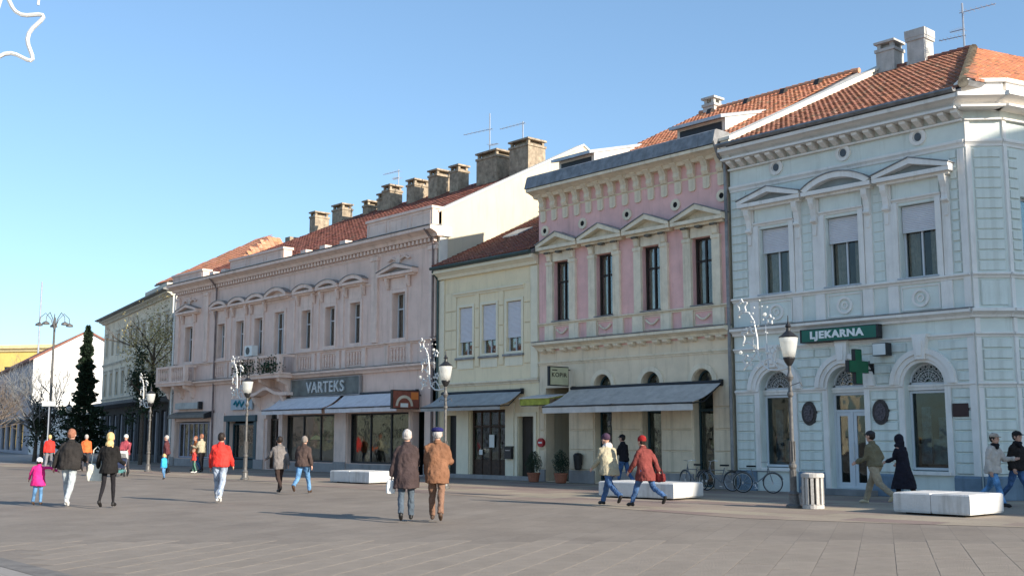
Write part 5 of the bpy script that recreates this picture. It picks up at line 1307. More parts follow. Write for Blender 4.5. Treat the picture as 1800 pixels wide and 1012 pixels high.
def bicycle(label, x, y, deg, m):
    t = thing('bicycle', label, 'bicycle', (x, y, 0), R(deg), group='bicycles leaning at the facades')
    r = .33
    for cx in (-.52, .52):
        b = MB(); n = 24; b.tube([(cx+r*math.cos(2*math.pi*k/n), 0, r+.01+r*math.sin(2*math.pi*k/n)) for k in range(n+1)], .018, 6, caps=False)
        w = b.build('wheel', rubber, t)
        b = MB(); b.tube([(cx+(r-.025)*math.cos(2*math.pi*k/n), 0, r+.01+(r-.025)*math.sin(2*math.pi*k/n)) for k in range(n+1)], .010, 5, caps=False)
        for k in range(12): a = 2*math.pi*k/12; b.tube([(cx, 0, r), (cx+(r-.03)*math.cos(a), 0, r+(r-.03)*math.sin(a))], .003, 3)
        b.lathe([(.03, -.04), (.03, .04)], c=(cx, 0, r), seg=8); b.build('spokes', chrome, w)
        b = MB(); b.tube([(cx+(r+.035)*math.cos(R(a)), 0, r+(r+.035)*math.sin(R(a))) for a in range(20, 175, 15)], (.022), 5); b.build('mudguard', m, t)
    b = MB(); bb, st_, hd1, hd2 = (-.08,0,.30), (-.22,0,.80), (.36,0,.82), (.40,0,.66)
    b.tube([bb, st_], .017, 6); b.tube([bb, (.33,0,.62), hd1], .019, 6); b.tube([bb, (-.52,0,.34)], .012, 6); b.tube([(-.20,0,.74), (-.52,0,.34)], .010, 6); b.tube([(.35,0,.92), (.52,0,.34)], .015, 6); b.tube([(-.2,0,.72), (.38,0,.72)], .015, 6)
    b.build('frame', m, t)
    b = MB(); b.tube([(.35,0,.9), (.33,0,1.02)], .013, 6); b.tube([(.20,-.27,1.03), (.30,-.18,1.05), (.34,0,1.02), (.30,.18,1.05), (.20,.27,1.03)], .013, 6); b.build('handlebar', chrome, t)
    b = MB(); b.prism([(-.36, -.09), (-.30, -.10), (-.05, -.02), (-.05, .02), (-.30, .10), (-.36, .09)], 'z', .86, .92); b.build('saddle', rubber, t)
    b = MB(); b.box(-.85, -.38, -.07, .07, .71, .73); b.tube([(-.80,.05,.71), (-.53,.05,.34)], .007, 4); b.build('rack', iron, t)
    b = MB(); b.tube([(.08*math.cos(2*math.pi*k/12)-.08, -.03, .30+.08*math.sin(2*math.pi*k/12)) for k in range(13)], .008, 4); b.tube([(-.08,-.1,.30), (-.02,-.1,.16)], .01, 4); b.box(-.08, .04, -.16, -.08, .14, .17); b.build('crank', chrome, t)
    return t
bk = bicycle('dark bicycle leaning at the right pier of the pink house', -21.95, -1.0, 188, mat('grey bicycle paint', (0.16, 0.17, 0.18), rough=.4))
k2 = dup(bk, loc=(-23.0, -.95, 0), rz=R(165), label='bicycle parked in front of the lit shop window of the pink house')
for _b in (bk, k2): _b.scale = (.88,)*3
k3 = dup(bk, loc=(-20.35, -1.2, 0), rz=R(20), label='bicycle with pale parts by the left arch of the pharmacy')


# tall multi-armed mast lamp and a road sign in the distance
ml = thing('mast_lamp', 'tall mast lamp with curled arms and drooping heads above the bare tree', 'street lamp', (-75.8, -2.85, 0))
MB().lathe([(.16, 0), (.14, .5), (.10, 2), (.07, 9.6)], seg=8).build('mast', lamp_iron, ml)
for a in (0, 72, 144, 216, 288):
    b = MB(); d = Vector((math.cos(R(a+20)), math.sin(R(a+20)), 0))
    P = [Vector((0,0,8.7))+d*.0, Vector((0,0,9.5))+d*.25, Vector((0,0,9.9))+d*.6, Vector((0,0,9.6))+d*.95, Vector((0,0,9.15))+d*1.0]; b.tube(P, .028, 5)
    o = b.build('lamp_arm', lamp_iron, ml); q = P[-1]
    b = MB(); b.lathe([(.05, .12), (.22, .02), (.24, -.1), (.05, -.12)], c=tuple(q), seg=10); b.build('lamp_head', lamp_iron, o)
dx = Vector((hd.x, hd.y, 0))
rs_ = thing('direction_sign', 'small white rectangular sign on a post in front of the bare tree', 'sign', (-70.5, -4.75, 0), R(40))
MB().tube([(0,0,0), (0,0,3.9)], .04, 6).build('post', antenna_m, rs_); MB().box(-.45, .45, -.07, -.04, 3.55, 3.85).build('sign_face', sign_white, rs_)
for lab, x, y in (('thin far mast left of the yellow building roof', -150, 12.0), ):
    t = thing('radio_mast', lab, 'mast', (x, y+9, 0)); MB().tube([(0,0,0), (0,0,22)], .12, 5).build('mast', antenna_m, t)

# ------------------------------------------------------------------ trees
def branchy(b, p, d, l, r, depth, spread=.5, up=.15, tips=None, seg=4):
    n = 3; pts = [p]; q = p; dd = d
    for k in range(n):
        dd = (dd + Vector((random.gauss(0,.12), random.gauss(0,.12), random.gauss(0,.08)+up*.2))).normalized(); q = q + dd*l/n; pts.append(q)
    b.tube(pts, [r*(1-.45*k/n) for k in range(n+1)], seg, caps=False)
    if depth == 0:
        if tips is not None: tips.append((q, dd))
        return
    for k in range(random.choice((2, 3, 3))):
        ax = Vector((random.gauss(0,1), random.gauss(0,1), random.gauss(0,.5))).normalized()
        nd = (dd + ax*spread + Vector((0,0,up))).normalized(); start = pts[random.choice((2, 3, 3))]
        branchy(b, start, nd, l*random.uniform(.62, .82), r*.55, depth-1, spread, up, tips, 4 if depth > 2 else 3)
def bare_tree(label, x, y, h, m, s=1.0, seed=1):
    random.seed(seed); t = thing('bare_tree', label, 'tree', (x, y, 0), group='leafless trees at the far end')
    b = MB(); b.tube([(0,0,0), (.05,.02,h*.15), (.0,.05,h*.3)], [.16*s, .12*s, .10*s], 7); b.build('trunk', bark, t)
    b = MB()
    for k in range(13): branchy(b, Vector((0,.03,h*random.uniform(.18,.32))), Vector((random.gauss(0,.8), random.gauss(0,.8), .9)).normalized(), h*.26, .075*s, 4, .7, .15)
    b.build('crown', m, t); return t
bare_tree('reddish leafless tree at the far left beneath the white gable', -77.5, -6.6, 6.2, twig, seed=3)
bare_tree('grey twigged leafless tree right behind the mast lamp', -79, -2.6, 7.4, twig_grey, seed=5)
bare_tree('broad reddish leafless tree in front of the lilac grey facade', -81, -6.0, 6.6, twig, seed=9)
random.seed(21)
cf = thing('conifer_tree', 'tall narrow dark conifer in front of the white gable', 'tree', (-75.1, -.85, 0))
MB().tube([(0,0,0), (.02,0,4), (.0,.03,8.6)], [.16, .10, .02], 8).build('trunk', bark, cf)
b = MB()
for k in range(15000):
    z = .6+8.5*random.random()**1.15; f = (z-.6)/8.5
    rad = (1.5 if f < .36 else .85)*(1-f)**.62*(1+.22*math.sin(z*6.1)+.18*math.sin(z*14+1)); a = random.uniform(0, 2*math.pi); rad *= 1+.22*math.sin(a*3+z*2); rr_ = rad*random.random()**.45
    p = Vector((rr_*math.cos(a), rr_*math.sin(a), z)); s = random.uniform(.10, .21)
    d = Vector((math.cos(a)*.7+random.gauss(0,.3), math.sin(a)*.7+random.gauss(0,.3), random.uniform(-.3,.8))).normalized()*s; e = d.cross(Vector((random.gauss(0,1), random.gauss(0,1), random.gauss(0,1)))).normalized()*s*.35; g = random.uniform(.4, 1.5)
    b.add([p-d*.5, p+e, p+d, p-e], [(0,1,2,3)], (g, g, g*.95))
b.build('crown', leaf_dark, cf)
def leafy(label, x, y, zc, rx, rz, h, m, n, s0, cat='tree', seed=4, name='leafy_tree'):
    random.seed(seed); t = thing(name, label, cat, (x, y, 0))
    b = MB(); b.tube([(0,0,0), (.05,0,zc-rz*.7), (.1,.05,zc)], [.14, .11, .04], 7)
    tips = []
    br_ = MB()
    for k in range(6): branchy(br_, Vector((.03,0,zc-rz*.75)), Vector((random.gauss(0,.6), random.gauss(0,.6), 1)).normalized(), rz*.75, .05, 3, .6, .15, tips)
    o = b.build('trunk', bark, t); br_.build('limbs', bark, o)
    c = MB(); cl = [Vector((random.gauss(0,.5)*rx, random.gauss(0,.5)*rx, zc+random.gauss(0,.5)*rz)) for _ in range(26)]
    for k in range(n):
        q = random.choice(cl); p = q + Vector((random.gauss(0,.2)*rx, random.gauss(0,.2)*rx, random.gauss(0,.2)*rz)); s = random.uniform(.6, 1.2)*s0
        d = Vector((random.gauss(0,1), random.gauss(0,1), random.gauss(0,1))).normalized()*s; e = d.orthogonal().normalized()*s*.5; g = random.uniform(.5, 1.5)
        c.add([p-d, p+e, p+d, p-e], [(0,1,2,3)], (g, g, g*.9))
    c.build('crown', m, t); return t
leafy('olive brown half leafless tree against the grey ochre house', -66.9, .2, 7.6, 1.7, 2.1, 10, leaf_olive, 2900, .075, seed=4)
leafy('dark evergreen shrub tree by the corner of the mauve house', -65.6, -.9, 4.6, 1.0, 1.5, 5, leaf_dark, 4200, .09, seed=8, name='evergreen_tree')
leafy('dark low evergreen left of the conifer behind the far lamp', -78.3, -2.4, 2.4, 1.2, 1.3, 4, leaf_dark, 2600, .09, seed=12, name='evergreen_tree')
# ------------------------------------------------------------------ people
random.seed(11)
def cloth_mat(name, c, var=.14, rough=.9): return mat(name, c, rough=rough, var=var*1.4, scale=5, bump=.9, bscale=22, spec=.15)
def limb(b, pts, rads, seg=10): b.tube(pts, rads, seg)
def fused(parent, name, b, m, voxel, smooth=3, folds=0.0, freq=9.0, seed=0):
    """joins overlapping forms into one continuous smooth surface"""
    me = b.mesh(name, None); o = bpy.data.objects.new(name, me)
    r = o.modifiers.new('r', 'REMESH'); r.mode = 'VOXEL'; r.voxel_size = voxel
    s = o.modifiers.new('s', 'SMOOTH'); s.factor = .5; s.iterations = smooth
    ne = evaluated(o)
    bpy.data.objects.remove(o)
    if folds:
        sd = Vector((seed*3.1, seed*1.7, 0))
        import numpy as np
        N_ = np.zeros(len(ne.vertices)*3, dtype='f'); ne.vertex_normals.foreach_get('vector', N_); C_ = np.zeros(len(N_), dtype='f'); ne.vertices.foreach_get('co', C_)
        N_ = N_.reshape(-1, 3); C_ = C_.reshape(-1, 3)
        for i_ in range(len(C_)):
            p = Vector(C_[i_]); k = noise.noise(Vector((p.x*freq, p.y*freq, p.z*freq*.55))+sd) + .5*noise.noise(Vector((p.x*freq*2.3, p.y*freq*2.3, p.z*freq*1.6))+sd)
            C_[i_] += N_[i_]*(folds*k)
        ne.vertices.foreach_set('co', C_.ravel())
    bpy.data.meshes.remove(me) if me.users == 0 else None
    ne.materials.clear(); ne.materials.append(m); ne.polygons.foreach_set('use_smooth', [True]*len(ne.polygons))
    ne.name = name
    o = bpy.data.objects.new(name, ne); COL.objects.link(o); o.parent = parent; return o

def person(label, x, y, face, h=1.75, stride=18, lead=1, coat=None, coat_hem=.88, puff=1.0, flare=1.0, legs=None, leg_w=1.0, shoes=None,
           hair=None, hair_len=0, hat=None, hat_kind='cap', hood=None, hood_up=False, arms=((-12, 8, 15), (12, 8, 15)), lean=2, near=True, scarf=None, child=False, head_turn=0, sleeves=None, group=None):
    t = thing('person', label, 'person', (x, y, 0), R(face-90), group)
    K = h/1.75; vx = .0105 if near else .018
    hs = 1.30 if child else 1.10
    def rot(p, a, piv):     # lean of the trunk about the hips
        py, pz = p[1]-piv[1], p[2]-piv[2]; c, s = math.cos(a), math.sin(a)
        return (p[0], piv[1]+py*c+pz*s, piv[2]-py*s+pz*c)
    # legs: forward kinematics from the hips
    foot = {}; H0 = .93; legp = {}
    for side in (-1, 1):
        fr = (side == lead)
        th = R(stride) if fr else -R(stride*.85); kn = R(6) if fr else R(10+stride*.9)
        hip = Vector((side*.088, 0, H0)); knee = hip + Vector((side*.004, math.sin(th), -math.cos(th)))*.43; sh = th-kn
        ank = knee + Vector((0, math.sin(sh), -math.cos(sh)))*.43
        pitch = 0 if fr else sh*.9
        legp[side] = (hip, knee, ank, pitch)
    low = 9
    for s_, (hip, knee, ank, pitch) in legp.items():
        toe = ank + Vector((0, .17*math.cos(pitch)+.03*math.sin(pitch), .17*math.sin(pitch)-.075*math.cos(pitch)))
        heel = ank + Vector((0, -.05*math.cos(pitch), -.05*math.sin(pitch)-.075)); low = min(low, toe.z-.012, heel.z-.012)
        foot[s_] = (toe, heel)
    dz = -low
    def S(p): return Vector((p[0], p[1], p[2]+dz))*K
    piv = (0, 0, H0); la = R(lean)
    def T(p): return S(rot(p, la, piv))
    # head and neck, arms, hands: one body
    b = MB(); hz = 1.635 if not child else 1.60
    hc = T((0, .015, hz)); ct, st_ = math.cos(R(head_turn)), math.sin(R(head_turn))
    def HD(p): return hc + Vector((p[0]*ct-p[1]*st_, p[0]*st_+p[1]*ct, p[2]))*K*hs
    def hball(bb, c, r): 
        n0 = len(bb.v); bb.ball((0,0,0), r, 14, 10)
        for i in range(n0, len(bb.v)):
            v = bb.v[i]; bb.v[i] = tuple(HD((v[0]+c[0], v[1]+c[1], v[2]+c[2])))
    hball(b, (0, 0, .015), (.076, .094, .105)); hball(b, (0, .025, -.055), (.055, .062, .062))
    hball(b, (0, .095, -.005), (.013, .022, .022)); hball(b, (0, .098, -.018), (.017, .014, .012))
    hball(b, (0, .088, -.052), (.024, .010, .008)); hball(b, (0, .085, .022), (.045, .010, .008))
    for s in (-1, 1): hball(b, (s*.078, -.005, -.005), (.012, .022, .033))
    limb(b, [T((0, -.005, 1.36)), T((0, .0, 1.45)), T((0, .008, 1.56))], [.075*K, .055*K, .052*K], 10)
    limb(b, [T((0, 0, 1.0)), T((0, 0, 1.40))], [.06*K, .07*K], 8)
    armp = {}
    for side, (fw, ab, el) in zip((-1, 1), arms):
        sh = Vector(rot((side*.160, -.005, 1.395), la, piv)); a, c = R(fw), R(ab)
        d1 = Vector((side*math.sin(c), math.sin(a)*math.cos(c), -math.cos(a)*math.cos(c))).normalized()
        elb = sh + d1*.29; a2 = R(fw+el); d2 = Vector((side*math.sin(c*.6), math.sin(a2)*math.cos(c*.6), -math.cos(a2)*math.cos(c*.6))).normalized()
        wr = elb + d2*.25; armp[side] = (sh, elb, wr, d1, d2)
        limb(b, [T((side*.04, 0, 1.38)), S(sh), S(elb), S(wr)], [.05*K, .05*K, .038*K, .026*K], 8)
        # hand: palm, four unequal bent fingers and a thumb from the side of the palm
        lat = Vector((0, 1, 0)) - d2*d2.y; lat.normalize(); nrm = Vector((-side, 0, 0)); nrm = (nrm - d2*nrm.dot(d2)).normalized()
        limb(b, [S(wr), S(wr+d2*.04), S(wr+d2*.085)], [(.024*K, .024*K), (.034*K, .020*K), (.036*K, .018*K)], 8)
        for q, ln in enumerate((.062, .074, .068, .052)):
            r0 = wr + d2*.082 + lat*(.030-.020*q); k1 = r0 + d2*ln*.5 + nrm*.008; k2 = k1 + (d2*.7+nrm*.7).normalized()*ln*.5
            limb(b, [S(r0-d2*.02), S(r0), S(k1), S(k2)], [.0095*K, .0098*K, .0090*K, .0075*K], 6)
        t0 = wr + d2*.025 + lat*.028; limb(b, [S(t0), S(t0+d2*.028+lat*.022), S(t0+d2*.055+lat*.024+nrm*.012)], [.012*K, .011*K, .009*K], 6)
    fused(t, 'body', b, skin_m, vx*.8, 1)
    e = MB()
    for s in (-1, 1): hball(e, (s*.031, .082, .008), (.011, .008, .009))
    e.build('eyes', mat('dark eye', (0.03, 0.02, 0.02), rough=.2), t)
    # trousers
    b = MB(); lw = leg_w
    for s_, (hip, knee, ank, pitch) in legp.items():
        limb(b, [S(hip+Vector((0,0,.06))), S(hip), S(hip.lerp(knee, .5)), S(knee), S(knee.lerp(ank, .45)), S(ank+Vector((0,0,.01)))], [(.098*K*lw), (.100*K*lw), .086*K*lw, .068*K*lw, .062*K*lw, .057*K*lw*(1.0 if lw > .9 else .8)], 12)
    limb(b, [S((0, 0, H0-.06)), S((0, 0, H0+.0)), S((0, 0, H0+.05))], [(.13*K, .10*K), (.150*K, .100*K), (.12*K, .08*K)], 14)
    fused(t, 'trousers', b, legs, vx, 3, .018*K if lw > .85 else .006, 10, x)
    for s_, (hip, knee, ank, pitch) in legp.items():
        b = MB(); toe, heel = foot[s_]; up = Vector((0, 0, .045))
        limb(b, [S(heel+Vector((0,-.012,.038))), S(heel+Vector((0,.01,.036))), S(heel.lerp(toe,.5)+Vector((0,0,.05))), S(heel.lerp(toe,.85)+Vector((0,0,.036))), S(toe+Vector((0,.025,.028)))], [.024*K, (.038*K, .036*K), (.042*K, .046*K), (.046*K, .034*K), .020*K], 10)
        limb(b, [S(ank+Vector((0,-.01,.03))), S(ank+Vector((0,.0,-.05)))], [.045*K, .042*K], 8)
        fused(t, 'shoe', b, shoes, max(vx, .011), 2)
    # coat: trunk, sleeves, collar
    b = MB(); p = puff; hem = coat_hem; fl = flare
    xt = math.sin(R(stride))*max(.05, H0-hem)*.62
    rings = [((0, 0, hem), .192*p*fl, .15*p*fl+xt), ((0, 0, (hem+1.0)/2), .190*p*(1+fl)/2, .148*p*(1+fl)/2+xt*.55+.012), ((0, 0, 1.02), .176*p, .136*p), ((0, 0, 1.18), .182*p, .130*p), ((0, -.008, 1.30), .188*min(p,1.12), .132*p), ((0, -.012, 1.385), .165, .112), ((0, -.008, 1.44), .120, .092), ((0, -.005, 1.48), .085, .078), ((0, .0, 1.51), .072, .070)]
    vs = []; fs = []; sg = 18
    for (cx, cy, cz), rx, ry in rings:
        for k in range(sg):
            a = 2*math.pi*k/sg; q = (cx+rx*math.cos(a), cy+ry*math.sin(a), cz); vs.append(T(q) if cz > H0 else S(q))
    for i in range(len(rings)-1):
        for k in range(sg): a_ = i*sg+k; c_ = i*sg+(k+1)%sg; fs.append((a_, c_, c_+sg, a_+sg))
    fs.append(tuple(range(sg-1,-1,-1))); fs.append(tuple((len(rings)-1)*sg+k for k in range(sg))); b.add(vs, fs)
    for side in (-1, 1):
        sh, elb, wr, d1, d2 = armp[side]
        q_ = min(p, 1.18); limb(b, [T((side*.05, -.005, 1.415)), T((side*.12, -.005, 1.41)), S(sh+Vector((side*.012,0,-.02))), S(sh.lerp(elb, .5)), S(elb), S(elb.lerp(wr, .5)), S(wr+d2*.015)], [.055*K, .060*K, .066*K*q_, .064*K*q_, .056*K*q_, .052*K*q_, .042*K*q_], 12)
    fused(t, 'coat', b, coat, vx*1.15, 6, .024*K*min(p, 1.15), 6.5, y)
    cl = MB(); cl.tube([T((0, -.01, 1.45)), T((0, .0, 1.53))], [.088*K, .074*K], 14); fused(t, 'collar', cl, hood or coat, vx, 2, .006, 12, 3)
    # hair, hat, hood
    if hood_up:
        b = MB(); hball(b, (0, -.018, .022), (.112, .122, .135)); hball(b, (0, -.05, -.07), (.115, .10, .12)); hball(b, (0, -.02, -.14), (.15, .12, .07)); fused(t, 'hood', b, hood or coat, vx*1.1, 3, .008, 10, 2)
    else:
        if hair:
            b = MB(); hball(b, (0, -.016, .030), (.086, .098, .106)); hball(b, (0, -.032, -.015), (.079, .068, .060))
            if hair_len: hball(b, (0, -.05, -.10*hair_len), (.095, .062, .10)); hball(b, (.02, -.055, -.16*hair_len), (.085, .05, .07))
            fused(t, 'hair', b, hair, vx, 2, .010, 22, 5)
        if hat:
            b = MB()
            if hat_kind == 'beret': hball(b, (.0, -.01, .082), (.112, .125, .052)); hball(b, (0, -.01, .055), (.088, .104, .035))
            elif hat_kind == 'beanie': hball(b, (0, -.012, .050), (.092, .106, .095)); hball(b, (0, -.01, .02), (.094, .107, .03))
            elif hat_kind == 'tall': hball(b, (0, -.012, .06), (.092, .104, .09)); hball(b, (0, -.02, .135), (.07, .075, .07))
            else: hball(b, (0, -.008, .066), (.092, .106, .066)); hball(b, (0, .10, .045), (.065, .055, .012))
            fused(t, 'hat', b, hat, vx, 2, .003, 15, 1)
        if hood: b = MB(); hball(b, (0, -.085, -.14), (.115, .065, .085)); hball(b, (0, -.04, -.15), (.125, .08, .05)); fused(t, 'hood', b, hood, vx*1.1, 2, .010, 12, 4)
    if scarf: b = MB(); hball(b, (0, .0, -.125), (.098, .098, .05)); hball(b, (.03, .07, -.17), (.05, .04, .06)); fused(t, 'scarf', b, scarf, vx, 2, .010, 18, 6)
    t['_k'] = K
    return t, armp, S

jeans = cloth_mat('mid blue jeans', (0.065, 0.13, 0.27), .28); jeans_l = cloth_mat('washed pale jeans', (0.36, 0.42, 0.52), .28); jeans_g = cloth_mat('pale grey jeans', (0.42, 0.46, 0.48), .15)
jeans_b = cloth_mat('bright blue jeans', (0.12, 0.26, 0.46), .3); black_c = cloth_mat('black cloth', (0.018, 0.017, 0.020)); black_shoe = mat('black shoe leather', (0.015, 0.014, 0.014), rough=.5)
white_shoe = mat('white trainer', (0.70, 0.69, 0.66), rough=.6, var=.05); brown_shoe = mat('brown shoe leather', (0.07, 0.04, 0.025), rough=.5); tan_shoe = mat('tan orange trainer', (0.62, 0.34, 0.12), rough=.6)
grey_hair = mat('silver white hair', (0.42, 0.39, 0.37), var=.2, scale=30); dark_hair = mat('dark brown hair', (0.022, 0.015, 0.012), var=.3, scale=30, rough=.6); blond = mat('golden blond hair', (0.62, 0.44, 0.20), var=.25, scale=30, rough=.6); red_hair = mat('short reddish hair', (0.30, 0.13, 0.08), var=.2, scale=30)

W, A_, S_W = {}, {}, {}
def P(key, *a, **k):
    t, ar, s = person(*a, **k); W[key] = t; A_[key] = ar; S_W[key] = s; return t
P('child', 'small child in a pink padded coat and white hat holding the hand of the man', -28.25, -19.55, 140, h=1.12, stride=7, coat=cloth_mat('bright pink padded coat', (0.72, 0.03, 0.22), .1, .7), coat_hem=.70, puff=1.32, flare=1.12, legs=jeans_b, shoes=brown_shoe, hair=dark_hair, hat=mat('white knitted hat', (0.78, 0.76, 0.78), var=.04), hat_kind='beanie', child=True, arms=((10, 35, 20), (25, 88, 10)), lean=0)
P('father', 'man in a dark jacket and pale grey jeans walking with the pink clad child', -27.42, -19.12, 140, h=1.82, stride=14, lead=-1, coat=cloth_mat('charcoal brown jacket', (0.030, 0.027, 0.026)), coat_hem=.84, puff=1.42, legs=jeans_g, leg_w=1.05, shoes=white_shoe, hair=red_hair, arms=((-4, 26, 10), (18, 10, 55)), lean=3)
P('blonde', 'blonde woman in a black coat and black leggings carrying a large white bag', -26.30, -18.60, 138, h=1.72, stride=12, lead=1, coat=cloth_mat('black wool coat', (0.016, 0.015, 0.015)), coat_hem=.80, puff=1.08, flare=1.12, legs=black_c, leg_w=.74, shoes=black_shoe, hair=blond, hair_len=1.35, arms=((8, 22, 25), (10, 12, 60)), lean=1)
P('redman', 'man in a bright red bomber jacket and washed pale jeans walking away alone', -26.55, -15.6, 140, h=1.74, stride=15, lead=-1, coat=cloth_mat('bright red bomber jacket', (0.72, 0.045, 0.035), .08, .7), coat_hem=.90, puff=1.26, flare=.92, legs=jeans_l, leg_w=1.08, shoes=white_shoe, hair=dark_hair, arms=((6, 16, 20), (14, 14, 25)), lean=2)
P('greyman', 'person in a grey jacket and dark brown trousers stepping along by the entrance lamp', -29.9, -11.95, 172, h=1.66, stride=16, lead=1, coat=cloth_mat('mid grey jacket', (0.17, 0.155, 0.15)), coat_hem=.74, puff=1.12, legs=cloth_mat('dark brown trousers', (0.045, 0.03, 0.026)), shoes=black_shoe, hair=dark_hair, arms=((30, 18, 35), (-25, 10, 15)), lean=4)
P('browncouple', 'man in a dark brown short jacket and blue jeans striding beside the person in grey', -29.05, -11.65, 128, h=1.72, stride=26, lead=1, coat=cloth_mat('dark brown short jacket', (0.075, 0.052, 0.046)), coat_hem=.86, puff=1.26, legs=jeans_b, shoes=brown_shoe, hair=mat('thin grey hair', (0.22, 0.19, 0.17), var=.2), arms=((20, 20, 45), (-22, 16, 30)), lean=6)
P('oldman', 'elderly man with white hair in a long dark plum coat and grey trousers', -18.14, -15.86, 141, h=1.76, stride=11, lead=1, coat=cloth_mat('dark plum wool coat', (0.060, 0.042, 0.042)), coat_hem=.62, puff=1.30, flare=1.08, legs=cloth_mat('blue grey trousers', (0.085, 0.11, 0.14)), shoes=black_shoe, hair=grey_hair, arms=((-6, 16, 8), (20, 8, 60)), lean=3)
P('oldman2', 'elderly man with a navy beret in a brown coat and tan trousers', -17.72, -15.42, 139, h=1.80, stride=12, lead=-1, coat=cloth_mat('chestnut brown coat', (0.215, 0.105, 0.06), .12), coat_hem=.70, puff=1.24, legs=cloth_mat('tan brown trousers', (0.22, 0.125, 0.085)), shoes=brown_shoe, hair=grey_hair, hat=cloth_mat('navy beret', (0.022, 0.022, 0.10)), hat_kind='beret', arms=((4, 8, 15), (10, 14, 80)), lean=2)
P('hooded', 'person in a khaki coat with a white lined hood and blue jeans striding left', -18.95, -9.15, 172, h=1.78, stride=27, lead=1, coat=cloth_mat('khaki beige coat', (0.40, 0.355, 0.25), .1), coat_hem=.78, puff=1.22, flare=1.02, legs=jeans, leg_w=1.05, shoes=black_shoe, hair=None, hat=cloth_mat('dark plum cap', (0.06, 0.035, 0.06)), hat_kind='beanie', hood=cloth_mat('white fur lining', (0.70, 0.62, 0.55), .1), arms=((18, 10, 30), (-10, 10, 20)), lean=9, head_turn=10)
P('maroon', 'person in a maroon coat and dark red hat striding left in blue jeans', -17.95, -8.95, 176, h=1.74, stride=29, lead=-1, coat=cloth_mat('maroon coat', (0.19, 0.048, 0.042), .14), coat_hem=.70, puff=1.16, flare=1.04, legs=jeans, shoes=black_shoe, hair=dark_hair, hat=cloth_mat('dark red hat', (0.26, 0.02, 0.02)), hat_kind='beanie', arms=((14, 12, 25), (-40, 12, 25)), lean=8)
P('passer', 'person in a black jacket and blue jeans walking behind the middle white bench', -25.64, -1.35, 190, h=1.72, stride=15, lead=-1, coat=cloth_mat('black quilted jacket', (0.02, 0.018, 0.022)), coat_hem=.86, puff=1.05, legs=jeans, shoes=black_shoe, hair=dark_hair, hat=black_c, hat_kind='cap', arms=((20, 8, 50), (-10, 8, 20)), lean=4)
P('olive', 'man in an olive bomber jacket, beige cargo trousers and dark cap by the pharmacy door', -14.95, -3.75, 178, h=1.84, stride=25, lead=1, coat=cloth_mat('olive bomber jacket', (0.155, 0.135, 0.085), .12), coat_hem=.93, puff=1.20, flare=.92, legs=cloth_mat('beige cargo trousers', (0.33, 0.27, 0.19)), leg_w=1.22, shoes=mat('beige trainer', (0.50, 0.42, 0.28), rough=.7), hair=dark_hair, hat=cloth_mat('dark grey cap', (0.045, 0.045, 0.05)), arms=((12, 12, 55), (-20, 16, 70)), lean=6)
P('hoodblack', 'woman in a long black hooded coat behind the nearest white bench', -15.3, -1.75, 176, h=1.68, stride=12, lead=-1, coat=cloth_mat('long black coat', (0.02, 0.018, 0.026)), coat_hem=.30, puff=1.12, flare=1.55, legs=black_c, shoes=black_shoe, hood=cloth_mat('long black coat', (0.02, 0.018, 0.026)), hood_up=True, arms=((18, 8, 50), (8, 8, 50)), lean=8)
P('pale', 'person in a pale beige jacket and blue jeans walking at the right edge', -12.5, -2.6, 355, h=1.76, stride=22, lead=1, coat=cloth_mat('pale beige jacket', (0.52, 0.46, 0.41), .08), coat_hem=.82, puff=1.18, legs=jeans_b, leg_w=1.1, shoes=black_shoe, hair=dark_hair, scarf=black_c, hat=cloth_mat('beige cap', (0.42, 0.34, 0.28)), arms=((30, 8, 65), (-8, 10, 25)), lean=6)
P('bearded', 'dark clothed bearded man walking at the right edge beside the person in pale beige', -12.15, -2.1, 350, h=1.80, stride=20, lead=-1, coat=cloth_mat('black leather jacket', (0.025, 0.021, 0.02)), coat_hem=.86, puff=1.12, legs=jeans, shoes=brown_shoe, hair=dark_hair, scarf=black_c, hat=cloth_mat('black cap', (0.02, 0.02, 0.02)), arms=((20, 10, 45), (-15, 10, 45)), lean=4)
# farther people
P('far1', 'person in a bright red jacket seen small beyond the man in the dark jacket', -57.9, -9.0, 150, h=1.74, stride=14, coat=cloth_mat('bright red bomber jacket', (0.72, 0.045, 0.035)), puff=1.2, legs=cloth_mat('grey trousers', (0.2, 0.2, 0.22)), shoes=white_shoe, hair=blond, near=False)
P('far2', 'far person with white hair in an orange jacket left of the blonde woman', -54.6, -8.4, 150, h=1.74, stride=12, coat=cloth_mat('orange jacket', (0.70, 0.16, 0.05)), puff=1.15, legs=cloth_mat('dark trousers', (0.05, 0.05, 0.06)), shoes=black_shoe, hair=grey_hair, near=False)
P('pram', 'person in a maroon top and white cap pushing a pushchair', -47.2, -9.5, 325, h=1.72, stride=12, coat=cloth_mat('dusky maroon jacket', (0.30, 0.06, 0.08)), puff=1.1, legs=cloth_mat('dark trousers', (0.05, 0.05, 0.06)), shoes=black_shoe, hair=dark_hair, hat=sign_white, hat_kind='beanie', arms=((35, 4, 40), (35, 4, 40)), near=False)
P('far3', 'toddler in a light blue jacket standing on the pavement before the lattice shop window', -42.0, -10.1, 200, h=.98, stride=6, coat=cloth_mat('sky blue jacket', (0.05, 0.38, 0.72)), puff=1.35, legs=jeans_b, shoes=brown_shoe, hair=blond, child=True, near=False, coat_hem=.75)
P('far4', 'person in dark maroon clothes standing behind the toddler in light blue', -48.6, -7.0, 230, h=1.68, stride=5, coat=cloth_mat('dark maroon jacket', (0.10, 0.035, 0.04)), puff=1.15, legs=black_c, shoes=black_shoe, hair=grey_hair, near=False)
